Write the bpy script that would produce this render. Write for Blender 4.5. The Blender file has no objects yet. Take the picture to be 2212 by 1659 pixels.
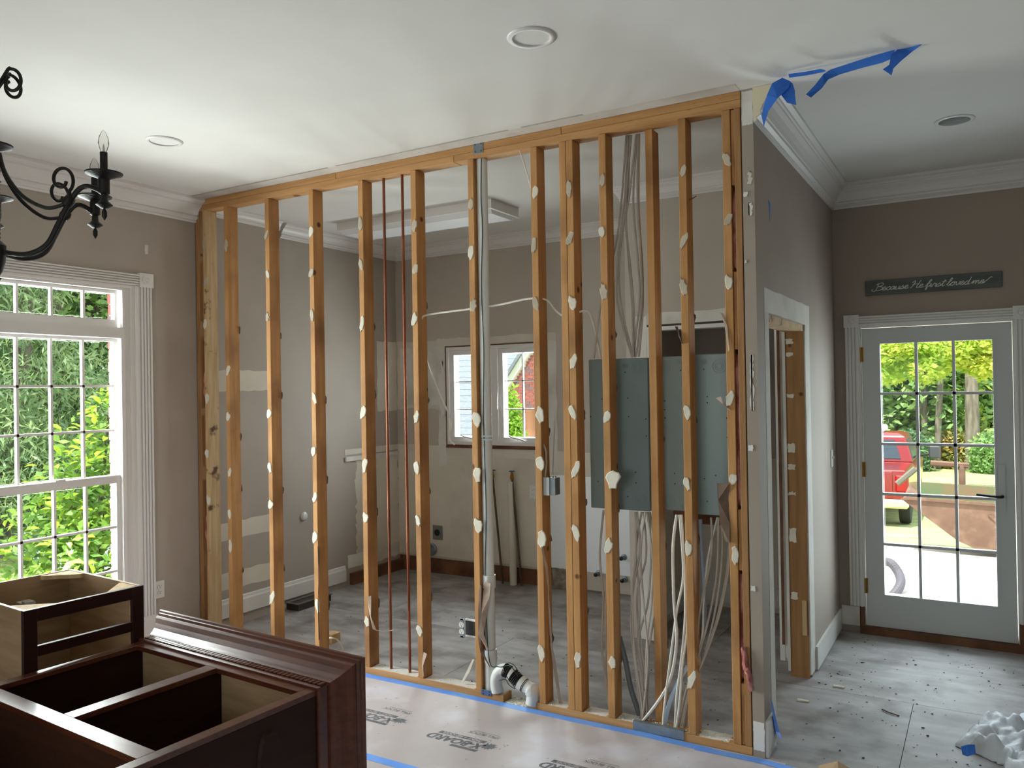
import bpy, math, random
import numpy as np
from mathutils import Matrix, Vector
random.seed(7); np.random.seed(7)
SC = bpy.context.scene
COL = SC.collection
PI = math.pi
# ------------------------------------------------------------------ camera
F, YAW, PITCH, ROLL = 1731.8, 0.5324, 0.0072, -0.0168
CAM = np.array([4.743, -3.711, 1.691])
def _axes():
    cy, sy, cp, sp = math.cos(YAW), math.sin(YAW), math.cos(PITCH), math.sin(PITCH)
    f = np.array([-sy*cp, cy*cp, sp]); r = np.array([cy, sy, 0.]); u = np.cross(r, f)
    cr, sr = math.cos(ROLL), math.sin(ROLL)
    return cr*r+sr*u, -sr*r+cr*u, f
AR, AU, AF = _axes()
cam = bpy.data.objects.new('camera', bpy.data.cameras.new('camera')); COL.objects.link(cam)
cam.data.sensor_width = 36; cam.data.lens = F*36/2212; cam.data.clip_end = 200; cam.data.clip_start = .02
cam.matrix_world = Matrix([[AR[i], AU[i], -AF[i], CAM[i]] for i in range(3)]+[[0, 0, 0, 1]])
SC.camera = cam
def at(px, py, axis, val):
    """point of the room's plane (axis = val) that was measured at this place of the photograph"""
    d = AF+AR*(px-1106)/F-AU*(py-829.5)/F
    return CAM+(val-CAM[axis])/d[axis]*d
# ------------------------------------------------------------------ light
SC.view_settings.view_transform = 'Standard'; SC.view_settings.look = 'None'
SC.view_settings.exposure = 0.45; SC.view_settings.gamma = 1; SC.view_settings.use_curve_mapping = False
SC.cycles.use_denoising = True
SC.cycles.max_bounces = 10; SC.cycles.diffuse_bounces = 5; SC.cycles.transparent_max_bounces = 24
SC.cycles.sample_clamp_indirect = 6
W_ = bpy.data.worlds.new('sky'); SC.world = W_; W_.use_nodes = True
_bg = W_.node_tree.nodes['Background']; _bg.inputs[0].default_value = (.84, .92, 1, 1); _bg.inputs[1].default_value = 1.9
sun = bpy.data.objects.new('sun', bpy.data.lights.new('sun', 'SUN')); COL.objects.link(sun)
sun.data.energy = 7.5; sun.data.angle = .02; sun.data.color = (1, .95, .86)
sun.rotation_euler = Vector((-.12, -.36, .93)).to_track_quat('Z', 'Y').to_euler()
def daylight(name, loc, size, direction, power, color=(.95, .975, 1)):
    l = bpy.data.lights.new(name, 'AREA'); l.shape = 'RECTANGLE'; l.size, l.size_y = size; l.energy = power; l.color = color
    o = bpy.data.objects.new(name, l); COL.objects.link(o); o.location = loc
    o.rotation_euler = (-Vector(direction)).to_track_quat('Z', 'Y').to_euler(); return o
daylight('daylight_dining_window', (-.46, -1.17, 1.40), (1.3, 2.1), (1, 0, -.25), 150)
daylight('fill_light_rear', (3.2, -5.6, 1.45), (2.2, 1.4), (0, 1, .0), 22)  # invented fill lamp behind the viewpoint, brightens faces turned towards it
daylight('daylight_kitchen_window', (.98, 2.52, 1.65), (.95, .85), (0, -1, -.1), 38, (.9, .95, 1))
daylight('daylight_glazed_door', (4.46, 2.30, 1.1), (.66, 1.7), (0, -1, -.1), 21, (.80, .90, 1))
# ------------------------------------------------------------------ helpers
LOC = {}
class MB:
    def __init__(s, T=None): s.v = []; s.f = []; s.T = T
    def add(s, vs, fs):
        n = len(s.v)
        s.v += [tuple(s.T(p)) if s.T else tuple(p) for p in vs]; s.f += [tuple(n+i for i in f) for f in fs]; return s
    def box(s, x0, x1, y0, y1, z0, z1):
        return s.add([(x0,y0,z0),(x1,y0,z0),(x1,y1,z0),(x0,y1,z0),(x0,y0,z1),(x1,y0,z1),(x1,y1,z1),(x0,y1,z1)],
                     [(0,3,2,1),(4,5,6,7),(0,1,5,4),(1,2,6,5),(2,3,7,6),(3,0,4,7)])
    def loft(s, rings, closed=False, caps=True):
        n = len(rings[0]); vs = [p for r in rings for p in r]; fs = []
        m = len(rings)
        for i in range(m if closed else m-1):
            a, b = i*n, ((i+1) % m)*n
            fs += [(a+j, a+(j+1) % n, b+(j+1) % n, b+j) for j in range(n)]
        if caps and not closed: fs += [tuple(range(n-1, -1, -1)), tuple(range((m-1)*n, m*n))]
        return s.add(vs, fs)
    def prism(s, poly, fn, w0, w1):
        return s.loft([[fn(u, v, w0) for u, v in poly], [fn(u, v, w1) for u, v in poly]])
    def tube(s, pts, r, n=8, caps=True):
        pts = [np.array(p, float) for p in pts]; rings = []; up = None
        for i, p in enumerate(pts):
            t = pts[min(i+1, len(pts)-1)]-pts[max(i-1, 0)]; t = t/(np.linalg.norm(t)+1e-12)
            if up is None:
                up = np.array([0, 0, 1.]) if abs(t[2]) < .9 else np.array([1., 0, 0])
            a = up-t*np.dot(up, t); a /= np.linalg.norm(a)+1e-12; b = np.cross(t, a); up = a
            rr = r[i] if hasattr(r, '__len__') else r
            rings.append([p+rr*(a*math.cos(2*PI*k/n)+b*math.sin(2*PI*k/n)) for k in range(n)])
        return s.loft(rings, caps=caps)
    def lathe(s, prof, c, n=20, axis=2, caps=True, closed=False):
        def mp(r, h, k):
            a = 2*PI*k/n; q = [r*math.cos(a), r*math.sin(a)]
            if axis == 2: return (c[0]+q[0], c[1]+q[1], c[2]+h)
            if axis == 1: return (c[0]+q[0], c[1]+h, c[2]+q[1])
            return (c[0]+h, c[1]+q[0], c[2]+q[1])
        return s.loft([[mp(r, h, k) for k in range(n)] for r, h in prof], closed=closed, caps=caps)
    def ribbon(s, A, B, th, nrm):
        nrm = np.array(nrm, float)*th
        A = [np.array(p) for p in A]; B = [np.array(p) for p in B]
        return s.loft([[a, b, b+nrm, a+nrm] for a, b in zip(A, B)])
def smooth_path(pts, k=6):
    P = [np.array(p, float) for p in pts]; out = []
    for i in range(len(P)-1):
        p0, p1, p2, p3 = P[max(i-1, 0)], P[i], P[i+1], P[min(i+2, len(P)-1)]
        for j in range(k):
            t = j/k
            out.append(.5*((2*p1)+(-p0+p2)*t+(2*p0-5*p1+4*p2-p3)*t*t+(-p0+3*p1-3*p2+p3)*t**3))
    return out+[P[-1]]
def empty(name, loc, label=None, cat=None, group=None, kind=None):
    o = bpy.data.objects.new(name, None); COL.objects.link(o); o.location = loc; o.empty_display_size = .05
    LOC[o.name] = np.array(loc, float); tag(o, label, cat, group, kind); return o
def tag(o, label=None, cat=None, group=None, kind=None):
    if label: o['label'] = label
    if cat: o['category'] = cat
    if group: o['group'] = group
    if kind: o['kind'] = kind
    return o
def obj(name, mb, mat, parent=None, smooth=False, label=None, cat=None, group=None, kind=None, bevel=0, loc=None):
    V = np.array(mb.v, float)
    if loc is None:
        lo, hi = V.min(0), V.max(0); loc = np.array([(lo[0]+hi[0])/2, (lo[1]+hi[1])/2, lo[2]])
    loc = np.array(loc, float)
    me = bpy.data.meshes.new(name); me.from_pydata([tuple(p) for p in V-loc], [], mb.f)
    me.materials.append(mat); me.update()
    if smooth:
        me.polygons.foreach_set('use_smooth', [True]*len(me.polygons))
    o = bpy.data.objects.new(name, me); COL.objects.link(o)
    if smooth: me.set_sharp_from_angle(angle=math.radians(42))
    LOC[o.name] = loc
    if parent is not None: o.parent = parent; o.location = loc-LOC[parent.name]
    else: o.location = loc
    if bevel:
        m = o.modifiers.new('bevel', 'BEVEL'); m.width = bevel; m.segments = 1; m.limit_method = 'ANGLE'
    return tag(o, label, cat, group, kind)
def copy(o, loc, parent=None, rot=None, scale=None):
    c = o.copy(); COL.objects.link(c); loc = np.array(loc, float); LOC[c.name] = loc
    c.parent = parent; c.location = loc-(LOC[parent.name] if parent is not None else 0)
    if rot is not None: c.rotation_euler = rot
    if scale is not None: c.scale = scale
    return c
# ------------------------------------------------------------------ materials
def lin(c): return tuple((x/12.92 if x <= .04045 else ((x+.055)/1.055)**2.4) for x in [k/255 for k in c])
def M(name, c, c2=None, scale=4, stretch=(1, 1, 1), rough=.6, bump=0, bscale=60, metal=0, spec=.5, coat=0, lo=.35, hi=.65,
      spots=None, spot_scale=6, spot_size=.12, detail=5, rand=True, dirt=None, dirt_scale=1.2, dirt_lo=.5, dirt_hi=.75, trans=0):
    m = bpy.data.materials.new(name); m.use_nodes = True; t = m.node_tree; N = t.nodes; L = t.links
    b = N['Principled BSDF']; b.inputs['Roughness'].default_value = rough; b.inputs['Metallic'].default_value = metal
    b.inputs['Specular IOR Level'].default_value = spec; b.inputs['Coat Weight'].default_value = coat; b.inputs['Coat Roughness'].default_value = .15
    c = (*lin(c), 1); tc = N.new('ShaderNodeTexCoord'); vec = tc.outputs['Object']
    if rand:
        oi = N.new('ShaderNodeObjectInfo'); mu = N.new('ShaderNodeMath'); mu.operation = 'MULTIPLY'; mu.inputs[1].default_value = 37
        L.new(oi.outputs['Random'], mu.inputs[0]); ad = N.new('ShaderNodeVectorMath'); L.new(vec, ad.inputs[0]); L.new(mu.outputs[0], ad.inputs[1]); vec = ad.outputs[0]
    col = None
    def noise(sc, st, dt=detail):
        mp = N.new('ShaderNodeMapping'); mp.inputs['Scale'].default_value = st; L.new(vec, mp.inputs[0])
        n = N.new('ShaderNodeTexNoise'); n.inputs['Scale'].default_value = sc; n.inputs['Detail'].default_value = dt; L.new(mp.outputs[0], n.inputs[0]); return n
    def mix(a, bcol, fac):
        x = N.new('ShaderNodeMix'); x.data_type = 'RGBA'; L.new(fac, x.inputs[0])
        if a is None: x.inputs[6].default_value = c
        else: L.new(a, x.inputs[6])
        x.inputs[7].default_value = (*lin(bcol), 1); return x.outputs[2]
    def ramp(src, l, h):
        r = N.new('ShaderNodeMapRange'); r.inputs[1].default_value = l; r.inputs[2].default_value = h; L.new(src, r.inputs[0]); return r.outputs[0]
    if c2: col = mix(None, c2, ramp(noise(scale, stretch).outputs[0], lo, hi))
    if dirt: col = mix(col, dirt, ramp(noise(dirt_scale, (1, 1, 1), 9).outputs[0], dirt_lo, dirt_hi))
    if spots:
        v = N.new('ShaderNodeTexVoronoi'); v.inputs['Scale'].default_value = spot_scale; L.new(vec, v.inputs[0])
        col = mix(col, spots, ramp(v.outputs['Distance'], spot_size, spot_size*.6))
    if col is None: b.inputs['Base Color'].default_value = c
    else: L.new(col, b.inputs['Base Color'])
    if bump:
        bp = N.new('ShaderNodeBump'); bp.inputs['Strength'].default_value = bump; bp.inputs['Distance'].default_value = .01
        L.new(noise(bscale, stretch).outputs[0], bp.inputs['Height']); L.new(bp.outputs[0], b.inputs['Normal'])
    if trans:
        tl = N.new('ShaderNodeBsdfTranslucent'); ms = N.new('ShaderNodeMixShader'); ms.inputs[0].default_value = trans
        if col is None: tl.inputs[0].default_value = c
        else: L.new(col, tl.inputs[0])
        L.new(b.outputs[0], ms.inputs[1]); L.new(tl.outputs[0], ms.inputs[2]); L.new(ms.outputs[0], N['Material Output'].inputs[0])
    return m
def glass(name, tint=(.97, 1, .98), refl=1.0):
    m = bpy.data.materials.new(name); m.use_nodes = True; t = m.node_tree; N = t.nodes; L = t.links; N.remove(N['Principled BSDF'])
    tr = N.new('ShaderNodeBsdfTransparent'); tr.inputs[0].default_value = (*tint, 1); gl = N.new('ShaderNodeBsdfGlossy'); gl.inputs['Roughness'].default_value = .03
    fr = N.new('ShaderNodeFresnel'); fr.inputs[0].default_value = 1.12; ms = N.new('ShaderNodeMixShader')
    L.new(fr.outputs[0], ms.inputs[0]); L.new(tr.outputs[0], ms.inputs[1]); L.new(gl.outputs[0], ms.inputs[2]); L.new(ms.outputs[0], N['Material Output'].inputs[0]); return m
WHITE = M('white_paint', (226, 224, 220), (214, 212, 208), 3, rough=.35)
TRIM = M('trim_paint', (222, 219, 216), rough=.4)
CEIL = M('ceiling_paint', (226, 224, 219), (221, 219, 214), 2, rough=.85, bump=.05, bscale=250)
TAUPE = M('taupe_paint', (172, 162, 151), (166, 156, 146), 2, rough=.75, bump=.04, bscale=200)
TAUPE_LIT = M('taupe_paint_lightened', (188, 178, 166), (181, 171, 160), 2, rough=.75, bump=.04, bscale=200)  # same taupe, lightened to make up for weak light on these walls
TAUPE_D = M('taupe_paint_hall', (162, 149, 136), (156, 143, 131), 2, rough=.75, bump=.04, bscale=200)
RAW = M('raw_drywall', (216, 209, 196), (204, 196, 183), 3, rough=.9)
RAW2 = M('primed_drywall', (222, 219, 212), (208, 203, 195), 4, rough=.85, dirt=(186, 178, 166), dirt_scale=3)
CREAM = M('cream_drywall', (216, 208, 194), (206, 198, 183), 2.5, rough=.85, dirt=(188, 178, 162), dirt_scale=2, dirt_lo=.55)
BLUEW = M('bluish_white_board', (236, 239, 243), rough=.4)
STUD = M('stud_lumber', (196, 146, 92), (172, 122, 68), 5, (6, 6, .5), rough=.75, bump=.15, bscale=30, spots=(92, 56, 28), spot_scale=4.2, spot_size=.085, lo=.3, hi=.7, dirt=(130, 86, 46), dirt_scale=2.4, dirt_lo=.5, dirt_hi=.75)
STUD2 = M('stud_lumber_dark', (168, 124, 78), (146, 104, 62), 5, (6, 6, .5), rough=.75, bump=.15, bscale=30, spots=(84, 50, 26), spot_scale=5, spot_size=.09)
PLATE = M('plate_lumber', (196, 148, 96), (174, 126, 74), 5, (.5, 6, 6), rough=.75, bump=.15, bscale=30, spots=(120, 74, 38), spot_scale=3, spot_size=.1)
PALE = M('pale_lumber', (206, 176, 132), (186, 152, 108), 6, (6, 6, .6), rough=.8, dirt=(96, 66, 40), dirt_scale=9, dirt_lo=.6, dirt_hi=.68)
MUD = M('joint_compound', (226, 220, 204), (212, 204, 186), 9, rough=.9, bump=.3, bscale=50)
PAPERB = M('torn_drywall_paper', (190, 172, 156), (150, 126, 110), 8, rough=.9)
DARKP = M('brown_kraft_paper', (120, 98, 84), (94, 74, 62), 8, rough=.9)
SUB = M('subfloor_plywood', (170, 166, 166), (144, 139, 136), 3.2, (1, 3.5, 1), rough=.6, bump=.1, bscale=70, dirt=(112, 104, 99), dirt_scale=4.5, dirt_lo=.48, dirt_hi=.72, lo=.35, hi=.65, detail=9)
SUBD = M('joint_shadow_wood', (70, 62, 56), rough=.95)
XB = M('floor_protection_paper', (200, 191, 192), (188, 179, 179), 1.6, rough=.5, dirt=(212, 208, 216), dirt_scale=2.2, dirt_lo=.5, dirt_hi=.62, detail=8)
INK = M('grey_print', (92, 96, 104), (120, 122, 128), 30, rough=.7)
TAPE = M('blue_masking_tape', (38, 104, 205), (58, 128, 228), 6, rough=.55, bump=.1, bscale=90)
TAPEF = M('blue_floor_tape', (96, 152, 246), (122, 174, 250), 5, rough=.55)
COPPER = M('copper', (150, 92, 66), (118, 66, 46), 9, (4, 4, .6), rough=.4, metal=.75)
PVC = M('white_pvc', (222, 224, 222), (212, 214, 210), 3, rough=.35)
BLACK = M('black_rubber', (28, 28, 30), rough=.6)
GALV = M('galvanised_steel', (150, 160, 166), (128, 138, 146), 12, rough=.4, metal=.7)
PANEL = M('grey_enamel_panel', (132, 146, 144), (124, 138, 137), 3, rough=.4)
CABLE = M('cable_sheath_grey', (184, 174, 162), (166, 154, 142), 8, rough=.55)
CABLEW = M('cable_sheath_white', (222, 218, 210), (206, 200, 190), 10, rough=.5)
PINK = M('pink_insulation', (205, 140, 132), (150, 82, 78), 12, rough=1, bump=.6, bscale=40, lo=.4, hi=.6)
IRON = M('black_iron', (24, 22, 20), (34, 31, 28), 30, rough=.55, metal=.3, bump=.2, bscale=80)
CHERRY = M('cherry_stain', (92, 46, 28), (72, 33, 20), 5, (1.2, 8, 8), rough=.28, coat=.5)
CHERRY_SHADED = M('cherry_stain_shaded', (48, 19, 11), (36, 13, 8), 5, (8, 1.2, 8), rough=.5, coat=.0, spec=.25)  # same cherry, the shade of backlit faces put into the colour
MAPLE = M('maple_plywood', (176, 146, 110), (156, 126, 92), 4, (1, 1, 7), rough=.5)
BROWNC = M('dark_cherry_shelf', (66, 34, 20), (52, 26, 15), 5, (1.2, 8, 8), rough=.5)
BRASS = M('aged_brass', (150, 112, 52), rough=.4, metal=.8)
BRONZE = M('dark_bronze', (40, 38, 36), rough=.4, metal=.6)
GLASS = glass('window_glass'); BULB = glass('bulb_glass', (.93, .92, .9))
BROWNW = M('old_brown_wood', (124, 84, 58), (88, 56, 38), 6, rough=.9, bump=.3, bscale=30)
STONE = M('mortar_patch', (160, 152, 140), (120, 110, 98), 26, rough=.95, bump=.6, bscale=60)
PLASTIC = M('milky_plastic_film', (220, 225, 231), (204, 211, 220), 5, rough=.5, spec=.35, bump=.9, bscale=16)
BRICK = M('red_brick', (158, 92, 88), (140, 76, 74), 3, rough=.9, bump=.2)
BRICK2 = M('dark_red_brick', (122, 96, 102), (108, 82, 88), 3, rough=.9, bump=.2)
MORTAR = M('pale_mortar', (200, 188, 180), rough=.95)
SHINGLE = M('grey_shingles', (128, 134, 146), (106, 112, 124), 9, (1, 6, 6), rough=.95)
GRASS = M('lawn_grass', (150, 168, 104), (178, 188, 124), 3, rough=.95, bump=.8, bscale=220, dirt=(196, 192, 136), dirt_scale=.7, detail=9)
CONC = M('sunlit_concrete', (222, 216, 208), (206, 198, 190), 2, rough=.9)
FLAG = M('flagstone', (176, 172, 170), (150, 148, 150), 3, rough=.9)
TRUCK = M('truck_red', (128, 8, 14), rough=.25, coat=.6)
DGLASS = M('tinted_glass', (40, 54, 66), rough=.1, spec=.8)
RUST = M('brown_hopper_paint', (98, 72, 58), (114, 86, 70), 4, rough=.7, dirt=(132, 104, 86), dirt_scale=5)
HGREEN = M('hopper_inside_green', (96, 126, 88), (140, 110, 84), 2.5, rough=.7, dirt=(150, 110, 80), dirt_scale=2)
TIRE = M('tire_rubber', (42, 40, 42), rough=.9)
BARK = M('bark', (132, 122, 112), (98, 88, 80), 3, (3, 3, .6), rough=.95, bump=.8, bscale=14)
SIGN = M('painted_sign_board', (98, 102, 98), (84, 88, 86), 4, (1, 1, 6), rough=.8)
LETTER = M('white_lettering', (220, 220, 214), rough=.8)
TERRA = M('terracotta', (150, 104, 80), rough=.9)
def leafmat(n, a, b, sc=6, tr=.4): return M(n, a, b, sc, rough=.55, trans=tr, rand=False, lo=.4, hi=.6)
LEAF_BUSH = leafmat('bush_leaf', (168, 200, 66), (196, 216, 96), 9, .5); LEAF_BUSHD = leafmat('bush_leaf_deep', (92, 132, 58), (140, 176, 76), 5, .4)
LEAF_HEM = leafmat('hemlock_needles', (120, 148, 112), (164, 184, 132), 2.2); LEAF_FAR = leafmat('broad_leaf', (134, 170, 106), (166, 194, 124), .9)
LEAF_LIME = leafmat('lime_leaf', (172, 200, 84), (204, 208, 98), .8); LEAF_DEEP = leafmat('deep_leaf', (96, 128, 96), (126, 156, 112), .9)
LEAF_ARB = leafmat('arborvitae_leaf', (166, 200, 84), (130, 170, 64), 6); LEAF_ORANGE = leafmat('turning_leaf', (196, 160, 96), (150, 160, 90), 2)
# ------------------------------------------------------------------ the setting
W, L, K, K2, H = 3.856, 2.198, 2.34, 1.38, 3.05
S = dict(kind='structure')
# floor: slab, plywood panels with open joints
floor = obj('floor', MB().box(-.4, 7.5, -5.4, 2.5, -.3, -.02), SUBD, label='dusty grey plywood subfloor of the gutted kitchen and hall', **S)
ys = [-.6, 1.0, 2.48]
for j in range(2):
    xs = [-.35, 1.95, 4.39, 6.83, 7.45] if j == 0 else [-.35, .73, 3.17, 5.61, 7.45]
    for i in range(len(xs)-1):
        obj('plywood_panel', MB().box(xs[i]+.0015, xs[i+1]-.0015, ys[j]+.0015, ys[j+1]-.0015, -.02, 0), SUB, floor)
obj('plywood_panel', MB().box(-.35, 7.45, -5.35, -.603, -.02, 0), SUB, floor)
# ceiling with three can-light holes
CANS = [(3.261, -1.003), (.992, -.962), (4.634, 1.04)]; RC = .077
def ceiling():
    mb = MB(); q = .12
    xs = sorted({-.4, 7.5, *[c[0]-q for c in CANS], *[c[0]+q for c in CANS]}); yy = sorted({-5.4, 2.5, *[c[1]-q for c in CANS], *[c[1]+q for c in CANS]})
    for i in range(len(xs)-1):
        for j in range(len(yy)-1):
            x0, x1, y0, y1 = xs[i], xs[i+1], yy[j], yy[j+1]
            hit = [c for c in CANS if abs(c[0]-(x0+x1)/2) < .01 and abs(c[1]-(y0+y1)/2) < .01]
            if not hit: mb.add([(x0,y0,H),(x0,y1,H),(x1,y1,H),(x1,y0,H)], [(0,1,2,3)]); continue
            c = hit[0]; n = 24; ci = []; sq = []
            for k in range(n):
                a = 2*PI*k/n; ca, sa = math.cos(a), math.sin(a); m = max(abs(ca), abs(sa))
                ci.append((c[0]+RC*ca, c[1]+RC*sa, H)); sq.append((c[0]+q*ca/m, c[1]+q*sa/m, H))
            mb.add(ci+sq, [(k, (k+1) % n, n+(k+1) % n, n+k) for k in range(n)])
    mb.box(-.5, 7.6, -5.5, 2.6, H+.2, H+.25)
    return obj('ceiling', mb, CEIL, label='plain white painted ceiling', **S)
ceil = ceiling()
obj('roof', MB().box(-.5, 8.2, -6.6, 3.3, 3.32, 3.42), M('roof_felt', (80, 80, 84), rough=.9), label='unseen flat roof above the rooms, eaves sized to block the sun', **S)  # unseen slab, its overhang shaped to keep direct sun out
def wall(name, mb, mat, label): return obj(name, mb, mat, label=label, **S)
# left wall (dining side) with window opening y -1.84..-.51, z .22..2.40
mb = MB()
for a, b in ((-5.4, -1.84), (-.51, .0)): mb.box(-.14, 0, a, b, 0, H)
for a, b in ((-1.84, -.51),): mb.box(-.14, 0, a, b, 0, .22); mb.box(-.14, 0, a, b, 2.40, H)
wl = wall('wall_left', mb, TAUPE, 'taupe dining wall with the tall white window')
mb = MB().box(-.2, -.02, .0, .80, 0, H).box(-.25, -.10, .80, K+.15, 0, H)
wkl = wall('wall_kitchen_left', mb, TAUPE, 'taupe kitchen side wall with pale patches behind the studs')
# kitchen back wall with window hole x .47..1.5, z 1.19..2.10
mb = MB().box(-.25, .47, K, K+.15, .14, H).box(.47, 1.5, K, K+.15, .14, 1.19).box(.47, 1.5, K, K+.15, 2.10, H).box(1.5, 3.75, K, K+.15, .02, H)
wkb = wall('wall_kitchen_back', mb, TAUPE_LIT, 'kitchen back wall with stripped paint and a bare casement window')
obj('sill_plate', MB().box(-.1, 1.5, K+.012, K+.14, 0, .139), BROWNW, wkb)
# pantry walls
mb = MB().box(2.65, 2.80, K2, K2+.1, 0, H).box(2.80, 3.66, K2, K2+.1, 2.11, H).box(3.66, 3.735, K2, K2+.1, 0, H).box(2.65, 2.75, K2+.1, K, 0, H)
wp = wall('wall_pantry', mb, TAUPE_LIT, 'pantry wall with an uncased doorway behind the breaker panels')
obj('baseboard_pantry', MB().box(2.75, 3.735, K-.02, K, .06, .2), WHITE, label='white baseboard along the pantry back wall', **S)
obj('baseboard_pantry_side', MB().box(2.75, 2.765, K2+.1, K-.02, .06, .2), WHITE, label='white baseboard along the pantry side wall', **S)
# hall wall x 3.735..W
mb = MB().box(3.735, W, .13, .235, 0, H).box(3.735, W, .235, 1.16, 2.035, H).box(3.735, W, 1.16, L, 0, H).box(3.803, W, 0, .13, 0, H)
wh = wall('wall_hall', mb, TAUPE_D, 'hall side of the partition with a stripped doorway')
# hall back wall with door hole
mb = MB().box(W-.2, 4.0, L, L+.2, 0, H).box(4.0, 4.92, L, L+.2, 2.09, H).box(4.92, 7.5, L, L+.2, 0, H)
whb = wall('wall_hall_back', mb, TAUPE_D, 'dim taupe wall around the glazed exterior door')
# walls behind and beside the viewpoint; rear window invented to carry the fill light
wall('wall_rear', MB().box(-.14, 2.1, -5.54, -5.4, 0, H).box(4.3, 7.5, -5.54, -5.4, 0, H).box(2.1, 4.3, -5.54, -5.4, 0, .75).box(2.1, 4.3, -5.54, -5.4, 2.15, H), TAUPE, 'taupe wall behind the viewpoint with the invented fill-light window')
w3 = empty('fill_window_rear', (3.2, -5.47, .75), 'invented white window behind the viewpoint, made for the fill light', kind='structure')
for q in ((2.1, 2.16, .75, 2.15), (4.24, 4.3, .75, 2.15), (3.17, 3.23, .81, 2.09), (2.16, 4.24, .75, .81), (2.16, 4.24, 2.09, 2.15)): obj('frame', MB().box(q[0], q[1], -5.5, -5.44, q[2], q[3]), WHITE, w3)
for q in ((2.16, 3.17), (3.23, 4.24)): obj('pane', MB().box(q[0], q[1], -5.472, -5.468, .81, 2.09), GLASS, w3)
wall('wall_right', MB().box(7.5, 7.64, -5.54, L+.2, 0, H), TAUPE, 'plain taupe wall right of the viewpoint')
# crown mouldings
CR = [(0,-.155),(.014,-.155),(.018,-.146),(.014,-.138),(.022,-.134),(.034,-.128),(.034,-.116),(.028,-.110),(.036,-.104),(.044,-.084),(.060,-.062),(.080,-.046),(.080,-.036),(.090,-.034),(.094,-.026),(.104,-.022),(.116,-.018),(.116,-.0005),(0,-.0005)]
def crown(name, p0, p1, nrm, sc, label, m0=0, m1=0, z=H, mat=TRIM):
    """run from p0 to p1 along a wall whose room side is nrm; m0/m1: mitre slope at the ends (+ in, - out)"""
    p0, p1, nrm = np.array(p0, float), np.array(p1, float), np.array(nrm, float); d = (p1-p0)/np.linalg.norm(p1-p0)
    rings = []
    for p, sgn in ((p0, m0), (p1, -m1)):
        rings.append([(*(p+nrm*o*sc+d*o*sc*sgn), z+h*sc) for o, h in CR])
    return obj(name, MB().loft(rings), mat, label=label, **S)
crown('trim_1', (0, -5.4), (0, 0), (1, 0), 1, 'white crown moulding along the dining window wall')
crown('trim_2', (-.10, .88), (-.10, K), (1, 0), .72, 'white crown moulding along the kitchen side wall, cut off at one end', m1=1)
crown('trim_3', (-.10, K), (2.65, K), (0, -1), .72, 'white crown moulding along the kitchen back wall', m0=1)
crown('trim_4', (2.65, K2), (3.735, K2), (0, -1), .72, 'white crown moulding over the pantry doorway', m0=-1)
crown('trim_5', (W, .0), (W, L), (1, 0), 1, 'white crown moulding along the hall partition, cut off at the wall end', m1=1)
crown('trim_6', (W, L), (7.5, L), (0, -1), 1, 'white crown moulding above the glazed door', m0=1)
obj('trim_7', MB().prism([(o*.98, h*.98) for o, h in CR], lambda o, h, w: (W+o+.001, w, H+h-.001), -.004, 0), M('raw_moulding_end', (222, 210, 178), rough=.9), label='raw cream cut end of the hall crown moulding', **S)
crown('trim_8', (-.02, .1), (-.02, .8), (1, 0), .5, 'remaining strip of moulding over the patched kitchen wall')
# baseboards
obj('baseboard_left', MB().box(0, .014, -.35, -.002, 0, .13), WHITE, label='short white baseboard right of the tall window', **S)
def base_profile(y0, y1, x, z0): return MB().prism([(0, 0), (.016, 0), (.016, .1), (.011, .112), (.008, .13), (0, .135)], lambda o, h, w: (x+o, w, z0+h), y0, y1)
obj('baseboard_kitchen_1', base_profile(.12, .80, -.02, .075), WHITE, label='nearer white baseboard under the patched kitchen wall', **S)
obj('baseboard_kitchen_2', base_profile(.80, 1.58, -.10, .045), WHITE, label='farther white baseboard ending short of the kitchen corner', **S)
obj('baseboard_hall', MB().box(W, W+.014, 1.27, L, .01, .145), WHITE, label='white baseboard beside the stripped hall doorway', **S)
obj('baseboard_corner', MB().box(W, W+.014, .01, .16, .0, .16), WHITE, label='white baseboard stub at the end of the hall partition', **S)
obj('baseboard_hall_back', MB().box(W+.015, 3.99, L-.012, L, .045, .175), RAW2, label='pale bare strip left of the glazed door', **S)
# painted and stripped patches on the walls: ragged thin plates
def ragged(x0, x1, y0, y1, amp=.008, n=10):
    pts = []
    for (ax, ay, bx, by) in ((x0, y0, x1, y0), (x1, y0, x1, y1), (x1, y1, x0, y1), (x0, y1, x0, y0)):
        for i in range(n):
            t = i/n; pts.append((ax+(bx-ax)*t+random.uniform(-amp, amp)*(i > 0), ay+(by-ay)*t+random.uniform(-amp, amp)*(i > 0)))
    return pts
def patch(parent, plane, a0, a1, z0, z1, mat, d=.0015, amp=.006, name='paint_patch', n=10):
    axis, v, sgn = plane
    fn = (lambda u, w, t: (v+sgn*t, u, w)) if axis == 0 else (lambda u, w, t: (u, v+sgn*t, w))
    return obj(name, MB().prism(ragged(a0, a1, z0, z1, amp, n), fn, -.001, d), mat, parent)
KB = (1, K, -1); KL = (0, -.02, 1); KL2 = (0, -.10, 1)
patch(wkb, KB, -.10, 1.52, .16, 1.13, CREAM, .0010, .004, 'bare_drywall'); patch(wkb, KB, -.10, .46, 1.12, 1.19, RAW, .0016)
patch(wkb, KB, 1.52, 2.63, .17, .96, BLUEW, .002, .002, 'bare_drywall'); patch(wkb, KB, 1.52, 2.63, .96, 1.16, CREAM, .0012, .004)
patch(wkb, KB, -.09, .41, 1.525, 2.165, RAW, .0014, .012); patch(wkb, KB, -.05, .39, 1.56, 2.10, RAW2, .0024, .003)
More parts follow.
